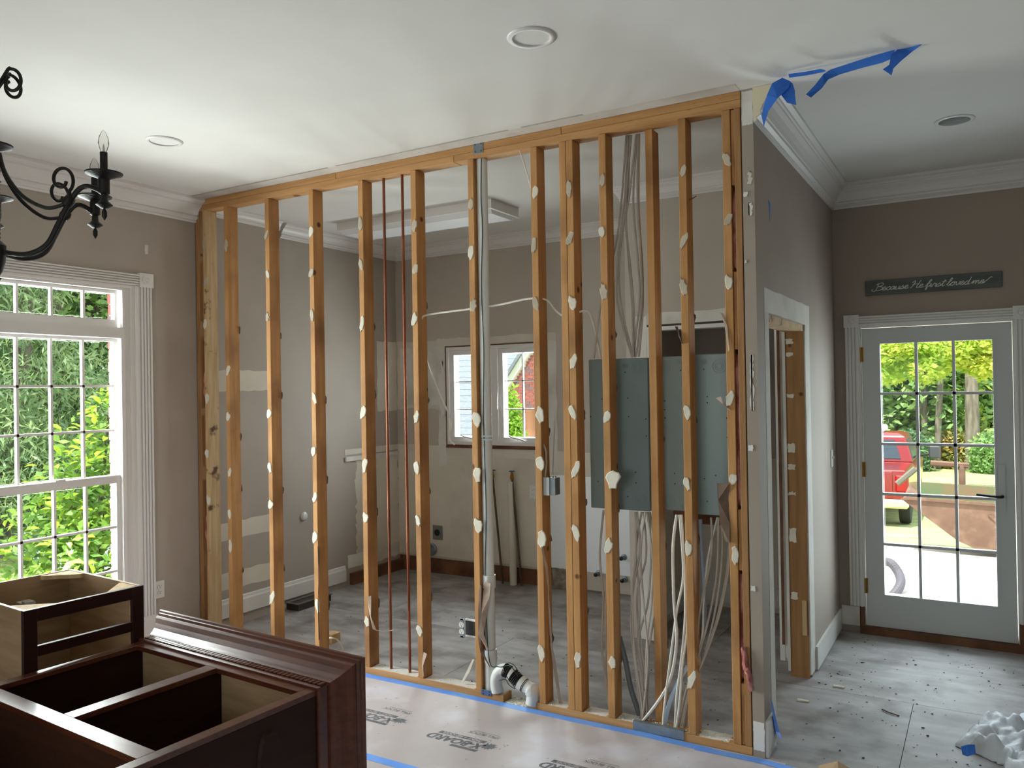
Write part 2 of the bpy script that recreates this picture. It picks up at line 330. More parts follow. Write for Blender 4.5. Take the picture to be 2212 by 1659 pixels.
patch(wkb, KB, .38, .47, 1.0, 2.17, RAW2, .002, .008); patch(wkb, KB, .38, 1.62, 2.10, 2.172, RAW, .0023); patch(wkb, KB, 1.5, 1.62, .98, 2.165, RAW2, .002, .01)
patch(wkb, KB, .47, 1.5, 1.09, 1.175, RAW, .0024, .006); patch(wkb, KB, .41, .46, 1.45, 1.95, WHITE, .003, .02)
for zz, h in ((1.717, .15), (.635, .125), (.27, .125)): patch(wkl, KL, .14, .70, zz, zz+h, RAW, .0015, .006)
patch(wkl, KL, .70, .792, .3, 2.85, RAW2, .001, .006); patch(wkl, KL2, 2.05, K-.002, 1.515, 2.16, RAW, .0015, .008)
patch(wkl, KL2, 1.74, K-.002, .14, 1.10, CREAM, .0012, .02, n=24); patch(wkl, KL2, 1.60, K-.002, 1.14, 1.19, RAW, .003, .004)
obj('ledger_strip', MB().box(-.10, -.082, 1.6, K-.01, 1.085, 1.125), RAW2, wkl)
patch(wkl, KL2, 1.62, K-.002, .145, .26, RAW2, .002, .006); obj('sill_plate', MB().box(-.10, -.06, 1.64, K+.01, 0, .10), BROWNW, wkl)
patch(wl, (0, 0, 1), *sorted((at(313, 545, 0, 0)[1], at(320, 532, 0, 0)[1])), at(316, 549, 0, 0)[2], at(316, 530, 0, 0)[2], RAW2, .001, .003)
patch(wp, (1, K2, -1), 2.72, 2.80, .0, 2.17, RAW2, .0015, .004); patch(wp, (1, K2, -1), 2.80, 3.66, 2.11, 2.185, RAW2, .0015, .004)
patch(wp, (1, K2, -1), 3.66, 3.73, .02, 2.17, RAW2, .0015, .003); patch(wp, (0, 2.75, 1), K2+.11, K-.01, .02, 1.2, CREAM, .001, .004)
patch(wkb, KB, 2.77, 3.73, .02, 1.15, CREAM, .0012, .004)
HW = (0, W, 1); HE = (1, 0, -1)
for px, py, rr_ in ((1624, 418, .011), (1629, 968, .013), (1637, 1272, .012), (1619, 565, .006)):
    p = at(px, py, 1, -.002); obj('drywall_screw_tab', MB().prism(ragged(3.808, 3.808+rr_*1.6, p[2]-rr_, p[2]+rr_, .003, 4), lambda u, v, t: (u, -t, v), .0, .004), WHITE, wh)
patch(wh, HW, .145, .232, .02, 2.13, RAW2, .0012, .003); patch(wh, HW, .145, 1.27, 2.04, 2.155, RAW2, .0014, .003); patch(wh, HW, 1.165, 1.265, .02, 2.12, RAW2, .0012, .004)
patch(wh, HE, 3.806, W-.001, 2.885, 3.04, RAW2, .0012, .002); patch(wh, HE, 3.806, W-.001, .03, .16, WHITE, .0012, .002)
for z in (2.47, 2.61): patch(wh, HE, 3.828, 3.845, z, z+.06, RAW2, .0016, .005)
patch(wh, HE, 3.822, 3.836, 1.58, 1.83, RAW2, .0016, .005, n=16)
for i, (a, b) in enumerate(((.03, 1.35), (1.42, 2.62), (2.7, 3.05))):   # line where the old crown met the ceiling
    obj('caulk_line', MB().prism(ragged(a, b, -.112, -.098, .0025, 14), lambda u, v, t: (u, v, H-t), -.001, .0012), M('caulk_grey_%d' % i, (176, 172, 166), rough=.9), ceil)
obj('paint_patch', MB().prism(ragged(.02, 3.8, -.095, -.003, .003, 30), lambda u, v, t: (u, v, H-t), -.001, .0008), RAW2, ceil)
# ------------------------------------------------------------------ window 1 (dining, tall, with transom)
def fluted_casing(name, run, parent, a0, a1, b0, b1, v, axis, n=4):
    """flat board with raised reeds; run 'v' vertical (a=across,b=z) or 'h'"""
    def bx(mb, a, b, c, d, t0, t1):
        if axis == 0: mb.box(v+t0, v+t1, a, b, c, d)
        else: mb.box(a, b, v-t1, v-t0, c, d)
    mb = MB(); bx(mb, a0, a1, b0, b1, 0, .014)
    for i in range(n):
        if run == 'v':
            w = (a1-a0)/n; bx(mb, a0+i*w+.005, a0+(i+1)*w-.005, b0, b1, .014, .026)
        else:
            w = (b1-b0)/n; bx(mb, a0, a1, b0+i*w+.004, b0+(i+1)*w-.004, .014, .026)
    return obj(name, mb, TRIM, parent)
def rosette(parent, a0, a1, b0, b1, v, axis):
    mb = MB()
    if axis == 0: mb.box(v, v+.03, a0, a1, b0, b1); c = (v+.03, (a0+a1)/2, (b0+b1)/2); sg = 1
    else: mb.box(a0, a1, v-.03, v, b0, b1); c = ((a0+a1)/2, v-.03, (b0+b1)/2); sg = -1
    o = obj('rosette', mb, TRIM, parent)
    obj('rosette_disc', MB().lathe([(.028, 0), (.03, sg*.006), (.022, sg*.008), (.018, sg*.002), (.012, sg*.003), (.008, sg*.008), (.001, sg*.009)], c, 18, axis), TRIM, o, smooth=True)
w1 = empty('window_1', (0, -1.175, .22), 'tall white double-hung dining window with a transom and many panes', kind='structure')
YL, YR = -1.84, -.51
for y0, y1, z0, z1 in ((YL, YL+.04, .22, 2.40), (YR-.035, YR, .22, 2.40), (YL+.04, YR-.035, 2.37, 2.40), (YL+.04, YR-.035, .22, .25)):
    obj('jamb', MB().box(-.138, 0, y0, y1, z0, z1), TRIM, w1)
obj('transom_bar', MB().box(-.12, .004, YL+.04, YR-.035, 2.062, 2.13), TRIM, w1)
obj('jamb_stop', MB().box(-.03, .008, YR-.062, YR-.036, .25, 2.06), TRIM, w1); obj('jamb_stop', MB().box(-.02, .006, YR-.05, YR-.036, 2.131, 2.369), TRIM, w1)
def sash(name, x, z0, z1, st, rb, rt, cols, rows, y0=YL+.04, y1=YR-.04):
    s = obj(name, MB().box(x-.018, x+.018, y0, y0+st, z0, z1).box(x-.018, x+.018, y1-st, y1, z0, z1).box(x-.018, x+.018, y0+st, y1-st, z0, z0+rb).box(x-.018, x+.018, y0+st, y1-st, z1-rt, z1), TRIM, w1)
    gy0, gy1, gz0, gz1 = y0+st, y1-st, z0+rb, z1-rt; wy, wz = (gy1-gy0)/cols, (gz1-gz0)/rows
    pm = None
    for i in range(cols):
        for j in range(rows):
            mbp = MB().box(x-.002, x+.002, gy0+i*wy+.0075, gy0+(i+1)*wy-.0075, gz0+j*wz+.0075, gz0+(j+1)*wz-.0075)
            if pm is None: pm = obj('pane', mbp, GLASS, s)
            else: copy(pm, (x, gy0+(i+.5)*wy, gz0+j*wz+.0075), s)
    for i in range(1, cols): obj('muntin', MB().box(x-.012, x+.012, gy0+i*wy-.0075, gy0+i*wy+.0075, gz0, gz1), TRIM, s)
    for j in range(1, rows): obj('muntin', MB().box(x-.012, x+.012, gy0, gy1, gz0+j*wz-.0075, gz0+j*wz+.0075), TRIM, s)
    return s
sash('transom_sash', -.06, 2.131, 2.369, .02, .05, .02, 6, 1, YL+.045, YR-.052)
sash('upper_sash', -.075, 1.15, 2.06, .028, .04, .018, 6, 3, YL+.045, YR-.045)
ls = sash('lower_sash', -.036, .255, 1.19, .03, .05, .05, 6, 3, YL+.045, YR-.06)
obj('sash_lock', MB().box(-.036, -.01, -.99, -.93, 1.19, 1.2), TRIM, ls)
fluted_casing('casing', 'v', w1, -.444, -.356, .26, 2.40, 0, 0); fluted_casing('casing', 'v', w1, YL-.16, YL-.07, .26, 2.40, 0, 0)
fluted_casing('casing', 'h', w1, YL-.07, -.445, 2.405, 2.482, 0, 0, 5)
obj('casing_step', MB().box(.0, .012, -.51, -.446, .26, 2.404), TRIM, w1); obj('casing_step', MB().box(.0, .02, -.478, -.446, .26, 2.404), TRIM, w1)
obj('casing_step', MB().box(.0, .012, YL-.07, -.51, 2.385, 2.404), TRIM, w1)
rosette(w1, -.449, -.351, 2.40, 2.492, 0, 0); rosette(w1, YL-.165, YL-.065, 2.40, 2.492, 0, 0)
obj('plinth', MB().box(0, .02, -.448, -.354, .0, .258), TRIM, w1); obj('stool', MB().box(-.02, .05, YL-.1, -.45, .205, .235), TRIM, w1)
# brick return seen through the right-hand panes
br = obj('wall_exterior_left', MB().box(-.30, -.145, -.455, .2, -.8, 3.2), MORTAR, label='strip of exterior red brick beside the tall window', **S)
for i in range(44):
    z = -.5+i*.076
    obj('brick', MB().box(-.302 if i % 2 else -.296, -.15, -.463, -.36, z, z+.066), BRICK if i % 5 else BRICK2, br)
# ------------------------------------------------------------------ window 2 (kitchen casements)
w2 = empty('window_2', (.985, K+.06, 1.19), 'white twin casement kitchen window without its casing', kind='structure')
def b2(x0, x1, z0, z1, y0=K+.02, y1=K+.10): return MB().box(x0, x1, y0, y1, z0, z1)
for a in ((.47, .478, 1.19, 2.10), (1.492, 1.5, 1.19, 2.10), (.478, 1.492, 2.092, 2.10), (.478, 1.492, 1.19, 1.2)): obj('raw_edge', b2(*a, K-.006, K+.12), BROWNW, w2)
for a in ((.479, .505, 1.2, 2.09), (1.465, 1.491, 1.2, 2.09), (.505, 1.465, 2.06, 2.09), (.505, 1.465, 1.2, 1.225), (.955, 1.03, 1.225, 2.06)): obj('frame', b2(*a, K-.002), TRIM, w2)
for x0, x1 in ((.505, .955), (1.03, 1.465)):
    s = obj('casement', b2(x0, x0+.045, 1.226, 2.058).box(x1-.04, x1, K+.02, K+.1, 1.226, 2.058).box(x0+.045, x1-.04, K+.02, K+.1, 2.015, 2.058).box(x0+.045, x1-.04, K+.02, K+.1, 1.226, 1.27), TRIM, w2)
    gx0, gx1 = x0+.045, x1-.04; mx = gx0+(gx1-gx0)*.52; zs = [1.27, 1.52, 1.77, 2.015]
    for j in range(3):
        for a, b in ((gx0, mx-.006), (mx+.006, gx1)): obj('pane', b2(a, b, zs[j]+.006, zs[j+1]-.006, K+.058, K+.062), GLASS, s)
        if j: obj('muntin', b2(gx0, gx1, zs[j]-.006, zs[j]+.006, K+.05, K+.07), TRIM, s)
    obj('muntin', b2(mx-.006, mx+.006, 1.27, 2.015, K+.05, K+.07), TRIM, s)
    c = at(1125, 948, 1, K) if x0 > 1 else (x0+.25, K, 1.24)
    obj('crank_handle', MB().tube(smooth_path([(c[0]+.05, K+.005, 1.235), (c[0], K-.02, 1.26), (c[0]-.08, K-.02, 1.275), (c[0]-.11, K-.015, 1.29)]), .007), TRIM, s, smooth=True)
for x, r in ((.945, -.02), (1.035, .0)):
    obj('latch', MB().tube(smooth_path([(x, K-.004, 1.72), (x, K-.02, 1.6), (x+r, K-.02, 1.54), (x+r*2, K-.02, 1.52)]), .006), TRIM, w2, smooth=True)
obj('raw_sill', MB().box(.47, 1.5, K-.012, K+.02, 1.17, 1.19), BROWNW, w2)
# ------------------------------------------------------------------ door 1 (glazed exterior door)
d1 = empty('door_1', (4.46, L, .04), 'grey-white exterior door with fifteen glass panes and a lever handle', kind='structure')
DX0, DX1, DZ0, DZ1 = 4.026, 4.896, .05, 2.066; GX0, GX1, GZ0, GZ1 = 4.140, 4.790, .270, 1.960; DY = L+.012
DOORP = M('door_paint', (196, 199, 198), rough=.45)
for a in ((DX0, GX0, DZ0, DZ1), (GX1, DX1, DZ0, DZ1)): obj('stile', MB().box(a[0], a[1], DY, DY+.045, a[2], a[3]), DOORP, d1)
for a in ((DZ0, GZ0), (GZ1, DZ1)): obj('rail', MB().box(GX0, GX1, DY, DY+.045, *a), DOORP, d1)
wx, wz = (GX1-GX0)/3, (GZ1-GZ0)/5; pm = None
for i in range(3):
    for j in range(5):
        if pm is None: pm = obj('pane', MB().box(GX0+.008, GX0+wx-.008, DY+.02, DY+.025, GZ0+.008, GZ0+wz-.008), GLASS, d1)
        else: copy(pm, (GX0+(i+.5)*wx, DY+.0225, GZ0+j*wz+.008), d1)
for i in (1, 2): obj('muntin', MB().box(GX0+i*wx-.009, GX0+i*wx+.009, DY+.006, DY+.04, GZ0, GZ1), DOORP, d1)
for j in range(1, 5): obj('muntin', MB().box(GX0, GX1, DY+.006, DY+.04, GZ0+j*wz-.009, GZ0+j*wz+.009), DOORP, d1)
for a in ((GX0-.012, GX0, GZ0-.012, GZ1+.012), (GX1, GX1+.012, GZ0-.012, GZ1+.012), (GX0, GX1, GZ0-.012, GZ0), (GX0, GX1, GZ1, GZ1+.012)): obj('glazing_bead', MB().box(a[0], a[1], DY-.005, DY, a[2], a[3]), DOORP, d1)
for z in (1.84, 1.06, .27): obj('hinge', MB().lathe([(.009, 0), (.009, .1)], (DX0-.004, DY-.008, z), 10).box(DX0-.004, DX0+.012, DY-.004, DY, z, z+.1), BRASS, d1)
hc = at(2165, 1072, 1, L)
hd = obj('handle', MB().box(hc[0]-.02, hc[0]+.02, DY-.012, DY, hc[2]-.09, hc[2]+.2), DOORP, d1)
obj('lever', MB().tube(smooth_path([(hc[0], DY-.012, hc[2]), (hc[0], DY-.055, hc[2]), (hc[0]-.03, DY-.06, hc[2]), (hc[0]-.14, DY-.055, hc[2]+.008)]), .009), BRONZE, hd, smooth=True)
for a in ((4.0, DX0-.005, .05, 2.09), (DX1+.005, 4.92, .05, 2.09)): obj('jamb', MB().box(a[0], a[1], L-.002, L+.19, a[2], a[3]), TRIM, d1)
obj('jamb', MB().box(DX0-.005, DX1+.005, L-.002, L+.19, DZ1+.006, 2.09), TRIM, d1)
fluted_casing('casing', 'v', d1, 3.925, 4.012, .18, 2.075, L, 1); fluted_casing('casing', 'v', d1, 4.908, 4.995, .18, 2.075, L, 1)
fluted_casing('casing', 'h', d1, 4.012, 4.908, 2.085, 2.15, L, 1, 4); obj('casing_step', MB().box(4.0, 4.92, L-.012, L, 2.07, 2.09), TRIM, d1)
rosette(d1, 3.92, 4.017, 2.075, 2.16, L, 1); rosette(d1, 4.903, 5.0, 2.075, 2.16, L, 1)
obj('jamb_foot', MB().box(3.985, 4.018, L-.012, L-.001, .0, .178), BROWNW, d1); obj('jamb_foot', MB().box(4.905, 4.94, L-.012, L-.001, .0, .178), BROWNW, d1)
obj('threshold', MB().box(3.99, 4.93, L-.03, L+.2, 0, .046), BROWNW, d1)
# hall doorway lining (door_2): bare jamb stud
d2 = empty('door_2', (3.8, .7, 0), 'stripped doorway in the hall partition with a bare wooden jamb', kind='structure')
obj('jamb', MB().box(3.745, 3.848, 1.125, 1.16, .0, 2.035), STUD2, d2); obj('drywall_edge', MB().box(3.848, W+.001, 1.128, 1.166, .02, 2.05), RAW2, d2)
obj('head', MB().box(3.745, 3.848, .235, 1.125, 2.0, 2.035), PALE, d2); obj('drywall_edge', MB().box(3.73, 3.745, 1.12, 1.166, .03, 2.05), RAW2, d2)
for z, h in ((1.93, .03), (1.86, .02), (1.62, .02), (1.3, .05), (1.2, .03), (1.05, .02), (.78, .08), (.45, .04)): obj('plaster_smear', MB().prism(ragged(3.75, 3.79, z, z+h, .006, 4), lambda u, v, t: (u, 1.125-t, v), -.001, .002), MUD, d2)
obj('shim', MB().box(3.815, 3.84, 1.112, 1.125, .25, .45), PALE, d2)
# pantry doorway lining (door_3)
d3 = empty('door_3', (3.23, K2, 0), 'uncased pantry doorway with white jambs behind the studs', kind='structure')
obj('jamb', MB().box(2.80, 2.83, K2-.004, K2+.104, 0, 2.095), WHITE, d3); obj('jamb', MB().box(3.63, 3.66, K2-.004, K2+.104, 0, 2.095), WHITE, d3)
obj('head', MB().box(2.83, 3.63, K2-.004, K2+.104, 2.07, 2.095), WHITE, d3); obj('shim', MB().box(3.645, 3.66, K2-.012, K2-.004, .1, 2.1), BROWNW, d3)
obj('head_gap', MB().box(2.80, 3.66, K2-.002, K2+.1, 2.096, 2.109), SUBD, d3)
# ------------------------------------------------------------------ can lights
for i, (c, lb) in enumerate(zip(CANS, ('round recessed ceiling light nearest the viewpoint, above the stud wall', 'round recessed ceiling light near the window wall', 'round recessed ceiling light in the hall'))):
    e = empty('recessed_light', (*c, H), lb, 'ceiling light', 'recessed ceiling lights')
    obj('trim_ring', MB().lathe([(.074, .0), (.074, -.006), (.082, -.008), (.094, -.004), (.096, -.0005), (.09, .0)], (*c, H), 32, closed=True), TRIM, e, smooth=True)
    pr = []
    for k in range(9): pr += [(.075-.0008*k, k*.012), (.0725-.0008*k, k*.012+.006)]
    bf = obj('baffle', MB().lathe(pr+[(.06, .125), (.001, .13)], (*c, H), 32, caps=False), M('baffle_grey_%d' % i, (196, 202, 204), rough=.6), e)
    obj('bulb', MB().lathe([(.03, .124), (.04, .10), (.038, .085), (.025, .075), (.001, .071)], (*c, H), 24), M('frosted_bulb_%d' % i, (205, 200, 190), rough=.4), e, smooth=True)
# fluorescent fixture
fx = empty('fluorescent_fixture', (1.03, 1.3, 2.96), 'long white fluorescent light box on the kitchen ceiling', 'ceiling light')
obj('housing', MB().box(.30, 1.755, 1.11, 1.50, 2.985, H-.001), TRIM, fx)
obj('lens', MB().loft([[(.31, 1.12, 2.985), (1.745, 1.12, 2.985), (1.745, 1.49, 2.985), (.31, 1.49, 2.985)], [(.33, 1.17, 2.955), (1.725, 1.17, 2.955), (1.725, 1.44, 2.955), (.33, 1.44, 2.955)]]), M('frosted_lens', (226, 226, 228), rough=.4), fx)
obj('end_trim', MB().box(1.74, 1.76, 1.105, 1.505, 2.98, 2.99), TRIM, fx)
# ------------------------------------------------------------------ stud wall
sw = empty('stud_wall', (1.9, .0445, 0), 'open wooden stud wall stripped of its drywall between dining room and kitchen', 'stud wall')
ZB, ZT = .038, 2.972
def board(name, x0, x1, y0, y1, z0, z1, mat, label=None): return obj(name, MB().box(x0, x1, y0, y1, z0, z1), mat, sw, label=label, bevel=.002)
for a, b in ((.0, 1.32), (1.322, 2.876), (2.878, 3.80)): board('top_plate', a, b, .0, .089, 3.0115, H-.001, PLATE)
for a, b in ((.0, 2.2), (2.202, 3.80)): board('top_plate', a, b, .0, .089, 2.973, 3.0105, PLATE)
for a, b in ((.0, 2.47), (2.62, 3.255), (3.257, 3.80)): board('bottom_plate', a, b, .0, .089, 0, ZB-.001, PLATE)
SW = .038
STUDS = [(.004, 0, STUD2), (.082, 0, PALE), (.297, 0, STUD), (.694, 0, STUD), (1.087, 0, STUD), (1.495, 0, STUD), (1.895, 0, STUD), (2.293, 0, STUD), (2.692, 0, STUD),
         (2.862, 0, STUD), (2.902, 0, STUD), (3.086, 0, STUD), (3.311, .062, STUD), (3.5, 0, STUD), (3.712, 0, STUD), (3.768, 0, STUD2)]
studs = []
for x, y, m in STUDS:
    ww = .03 if x > 3.76 else SW
    studs.append(board('stud', x, x+ww, y, y+.089, ZB, ZT, m))
for a, b in ((.1, .66), (.74, 1.45), (1.54, 1.88), (1.94, 2.28), (2.34, 2.46), (2.74, 2.85), (2.95, 3.07), (3.13, 3.24), (3.55, 3.69)): obj('plaster_dust', MB().prism(ragged(a, b, .004, .086, .003, 9), lambda u, v, t: (u, v, ZB-.001+t), -.0005, .0012), RAW2, sw, kind='stuff')
# blocking and insulation in the end post
for z0, z1 in ((2.62, 2.97), (1.86, 2.22), (.84, 1.12), (.04, .32)): board('blocking', 3.752, 3.767, .006, .07, z0, z1, STUD)
for z0, z1 in ((2.2, 2.6), (.04, .5), (1.2, 1.55)): board('blocking', .043, .081, .02, .08, z0, z1, STUD2)
obj('backing_board', MB().box(2.835, 2.858, .07, .1, .04, 2.72), M('weathered_board', (128, 118, 104), (96, 88, 76), 6, (6, 6, .5), rough=.9), sw)
# drywall compound patches left on the stud faces (place measured on each face)
def blob_mesh(seed, w, h):
    r = random.Random(seed); n = 14; pts = []
    for i in range(n):
        a = 2*PI*i/n; k = 1+r.uniform(-.24, .2); pts.append((w/2*k*math.cos(a), h/2*k*math.sin(a)))
    return MB().loft([[(u, .0005, v) for u, v in pts], [(u, -.003, v) for u, v in pts], [(u*.85, -.0045, v*.9) for u, v in pts]])
blobs = []
for k in range(6):
    o = obj('drywall_remnant', blob_mesh(k, .036, .078), MUD, sw, loc=(0, 0, 0)); blobs.append(o)
UPPER = M('painted_drywall_paper', (196, 184, 164), (176, 163, 144), 14, rough=.85); upper = []; dark = []
for k in range(6):
    for lst, mt in ((upper, UPPER), (dark, DARKP)):
        o = obj('drywall_remnant', blob_mesh(k+10, .036, .078), mt, sw, loc=(0, 0, 0)); lst.append(o)
firsts = set()
BL = {1: [530, 610, 700, 860, 980, 1080], 2: [530, 800, 900, 1020, 1110, 1180], 3: [508, 592, 685, 893, 1010, 1090, 1290], 4: [500, 590, 680, 860, 975, 1075, 1160, 1308],
      5: [484, 572, 700, 890, 1005, 1118, 1342], 6: [488, 582, 690, 900, 1010, 1125, 1362], 7: [442, 545, 660, 905, 1025, 1135],
      8: [415, 530, 655, 895, 1000, 1165, 1410], 10: [408, 515, 655, 780, 890, 1015, 1150, 1425], 11: [390, 500, 630, 900, 1035, 1180, 1430],
      13: [370, 520, 620, 890, 1045, 1185, 1468], 14: [345, 475, 610, 860, 1035, 1200]}
for si, ysp in BL.items():
    x, y, _ = STUDS[si]
    for n, py in enumerate(ysp):
        p = None
        for _ in range(3):
            pxx = 1106
            c = np.array([x+SW/2, y, 1.5 if p is None else p[2]]); d = c-CAM; pxx = 1106+F*(d@AR)/(d@AF); p = at(pxx, py, 1, y)
        k = (si*3+n) % 6
        sc = (random.uniform(.8, 1.15), 1, random.uniform(.75, 1.2)); off = random.uniform(-.006, .008)
        if si == 11 and n == 4: sc = (2.1, 2, 1.2); off = .03
        if si in (7, 8) and n in (3, 4, 5): sc = (1.4, 1.3, 1.1); off = .014
        pool = upper if py < 690 and (si+n) % 4 else blobs; key = (k, pool is upper)
        if key not in firsts:
            firsts.add(key); o = pool[k]; o.parent = studs[si]; o.location = np.array([x+SW/2+off, y, p[2]])-LOC[studs[si].name]; o.scale = sc; o.rotation_euler = (0, random.uniform(-.3, .3), 0)
        else: copy(pool[k], (x+SW/2+off, y, p[2]), studs[si], (0, random.uniform(-.4, .4), 0), sc)
for si in range(2, 14):    # remnants on the kitchen side edge, their shade put into the brown paper colour
    x, y, _ = STUDS[si]
    for n in range(random.randint(3, 5)):
        o = copy(dark[(si+n) % 6], (x+SW/2+.007, y+.089, .3+n*.55+random.uniform(0, .3)), studs[si], (0, 0, PI), (.95, 1.5, random.uniform(.6, 1)))
for o in blobs+upper+dark:
    if o.parent == sw: bpy.data.objects.remove(o)
# torn paper hanging on studs
def torn(name, parent, pxs, y, w, mat, seed=0):
    r = random.Random(seed); A = []; B = []
    for i, (a, b) in enumerate(pxs):
        p = at(a, b, 1, y); k = w*(1-.6*i/max(1, len(pxs)-1))*r.uniform(.7, 1.2)
        A.append(p+np.array([-k/2, r.uniform(-.01, .01), 0])); B.append(p+np.array([k/2, r.uniform(-.012, .012), r.uniform(-.01, .01)]))
    return obj(name, MB().ribbon(A, B, .0012, (0, 1, 0)), mat, parent)
torn('torn_paper', studs[7], [(1052, 1258), (1050, 1290), (1045, 1330), (1040, 1370), (1050, 1400)], -.006, .05, PAPERB, 1)
torn('torn_paper', studs[7], [(1038, 1262), (1035, 1320), (1035, 1380), (1040, 1410), (1058, 1440)], -.008, .02, DARKP, 2)
torn('torn_paper', studs[8], [(1176, 1140), (1182, 1190), (1186, 1240), (1190, 1262)], .0885, .05, DARKP, 3)
torn('torn_paper', studs[8], [(1172, 1180), (1180, 1230), (1186, 1275)], -.004, .012, PAPERB, 4)
torn('torn_paper', studs[5], [(796, 1290), (800, 1330), (808, 1360), (830, 1364), (852, 1362)], -.01, .03, PAPERB, 5)
torn('torn_paper', studs[6], [(918, 1410), (912, 1440), (915, 1462)], -.006, .026, PAPERB, 6)
torn('torn_paper', studs[4], [(689, 1180), (690, 1240), (688, 1300), (690, 1380)], -.003, .012, DARKP, 7)
torn('torn_paper', studs[14], [(1562, 1045), (1562, 1080), (1566, 1130), (1572, 1170)], -.004, .075, DARKP, 8)
torn('torn_paper', studs[14], [(1552, 860), (1566, 875), (1576, 885)], -.006, .03, PAPERB, 9); torn('torn_paper', studs[14], [(1560, 675), (1567, 700), (1575, 760)], -.006, .018, PAPERB, 10)
torn('torn_paper', studs[13], [(1460, 705), (1467, 725), (1474, 742)], -.004, .012, DARKP, 11)
p = at(1484, 432, 1, .04); obj('bent_nail', MB().tube([(3.538, .04, p[2]), (3.56, .035, p[2]+.004), (3.576, .03, p[2]+.01)], .0028, 6), BROWNW, studs[13])
# nail plates
def nailplate(px0, px1, py0, py1, mat=GALV):
    a, b = at(px0, py0, 1, 0), at(px1, py1, 1, 0)
    e = obj('nail_plate', MB().box(a[0], b[0], -.003, 0, b[2], a[2]), mat, sw, bevel=.001)
    for u in (.2, .8):
        for v in (.2, .8): x, z = a[0]+(b[0]-a[0])*u, b[2]+(a[2]-b[2])*v; obj('nail_slot', MB().box(x-.003, x+.003, -.0036, -.003, z-.004, z+.004), BLACK, e)
nailplate(1023, 1044, 308, 330); nailplate(1040, 1062, 1488, 1504, M('blue_steel_plate', (96, 120, 160), rough=.4, metal=.5))
a, b = at(1368, 1568, 1, 0), at(1478, 1600, 1, 0)
obj('steel_track', MB().box(a[0], b[0], -.004, -.0005, .004, .048).box(a[0], b[0], -.0005, .02, .039, .048), GALV, sw)
# insulation
def fluff(name, pts, r, seed, parent=None):
    rr = random.Random(seed); P = smooth_path(pts, 5); mb = MB()
    rings = []
    for i, p in enumerate(P):
        k = r*(1-.5*abs(i/(len(P)-1)-.4)); rings.append([p+np.array([math.cos(a)*k*rr.uniform(.7, 1.2), math.sin(a)*k*rr.uniform(.7, 1.3), rr.uniform(-.01, .01)]) for a in [2*PI*j/8 for j in range(8)]])
    return obj(name, mb.loft(rings), PINK, parent, smooth=True)
for n, (z0, z1) in enumerate(((2.24, 2.6), (1.14, 1.84), (.34, .82))): fluff('insulation', [(3.759, .045, z0), (3.757, .034, z0+.12), (3.762, .048, (z0+z1)/2), (3.757, .036, z1-.1), (3.76, .045, z1)], .019, n, sw)
for n, (z0, z1) in enumerate(((.6, 1.1), (1.6, 2.1))): fluff('insulation', [(.06, .045, z0), (.062, .03, z0+.15), (.06, .05, z1-.15), (.062, .035, z1)], .022, n+5, sw)
fluff('insulation', [at(1607, 1400, 1, -.004), at(1612, 1440, 1, -.012), at(1618, 1460, 1, -.018), at(1622, 1490, 1, -.012)], .016, 11, sw)
# ------------------------------------------------------------------ pipes in the wall
obj('copper_pipe', MB().tube([(1.66, .045, ZB), (1.66, .045, ZT)], .0085, 12), COPPER, smooth=True, label='left one of the two thin copper pipes inside the stud wall', cat='pipe', group='copper riser pipes')
obj('copper_pipe', MB().tube([(1.80, .045, ZB), (1.80, .045, ZT)], .0085, 12), COPPER, smooth=True, label='right one of the two thin copper pipes inside the stud wall', cat='pipe', group='copper riser pipes')
vp = empty('drain_pipe', (2.36, .045, .038), 'white plastic drain stack with a black ribbed coupling at its foot', 'pipe')
obj('riser', MB().tube([(2.362, .045, .23), (2.360, .045, ZT)], .030, 20), PVC, vp, smooth=True)
obj('coupling', MB().tube([(2.362, .045, .60), (2.362, .045, .67)], .036, 20), PVC, vp, smooth=True); obj('coupling', MB().tube([(2.362, .045, .19), (2.362, .045, .26)], .037, 20), PVC, vp, smooth=True)
obj('wye', MB().tube([(2.362, .045, .04), (2.362, .045, .2)], .034, 18), PVC, vp, smooth=True)
Pq = [at(1075, 1495, 1, .02), at(1072, 1470, 1, .02), at(1080, 1450, 1, .02), at(1095, 1446, 1, .02)]
obj('elbow', MB().tube(smooth_path(Pq, 6), .033, 16), PVC, vp, smooth=True)
cs = smooth_path([at(1090, 1447, 1, .02), at(1105, 1455, 1, .02), at(1120, 1470, 1, .02), at(1135, 1482, 1, .02)], 10)
rr = [.037 if (i % 2) else .031 for i in range(len(cs))]
obj('ribbed_coupling', MB().tube(cs, rr, 16), BLACK, vp)
obj('clamp_sleeve', MB().tube(cs[9:13], .039, 16), PVC, vp, smooth=True); obj('clamp_sleeve', MB().tube(cs[22:28], .039, 16), PVC, vp, smooth=True)
obj('end_elbow', MB().tube(smooth_path([at(1132, 1480, 1, .02), at(1145, 1488, 1, .02), at(1152, 1500, 1, .02), at(1150, 1520, 1, .02)], 6), [.034]*6+[.04]*6+[.037]*7, 16), PVC, vp, smooth=True)
obj('low_voltage_wire', MB().tube(smooth_path([at(1040, 340, 1, .02), at(1039, 420, 1, .012), at(1042, 500, 1, .012), at(1040, 620, 1, .012), at(1045, 760, 1, .012), at(1044, 900, 1, .012), at(1050, 1100, 1, .012), at(1048, 1250, 1, .012), at(1056, 1420, 1, .01), at(1075, 1440, 1, .0), at(1100, 1438, 1, -.03), at(1112, 1450, 1, -.03), at(1118, 1462, 1, -.02)], 8), .0028, 6), M('dark_green_wire', (36, 60, 56), rough=.5), smooth=True, label='thin dark wire running down the white drain pipe', cat='wire')
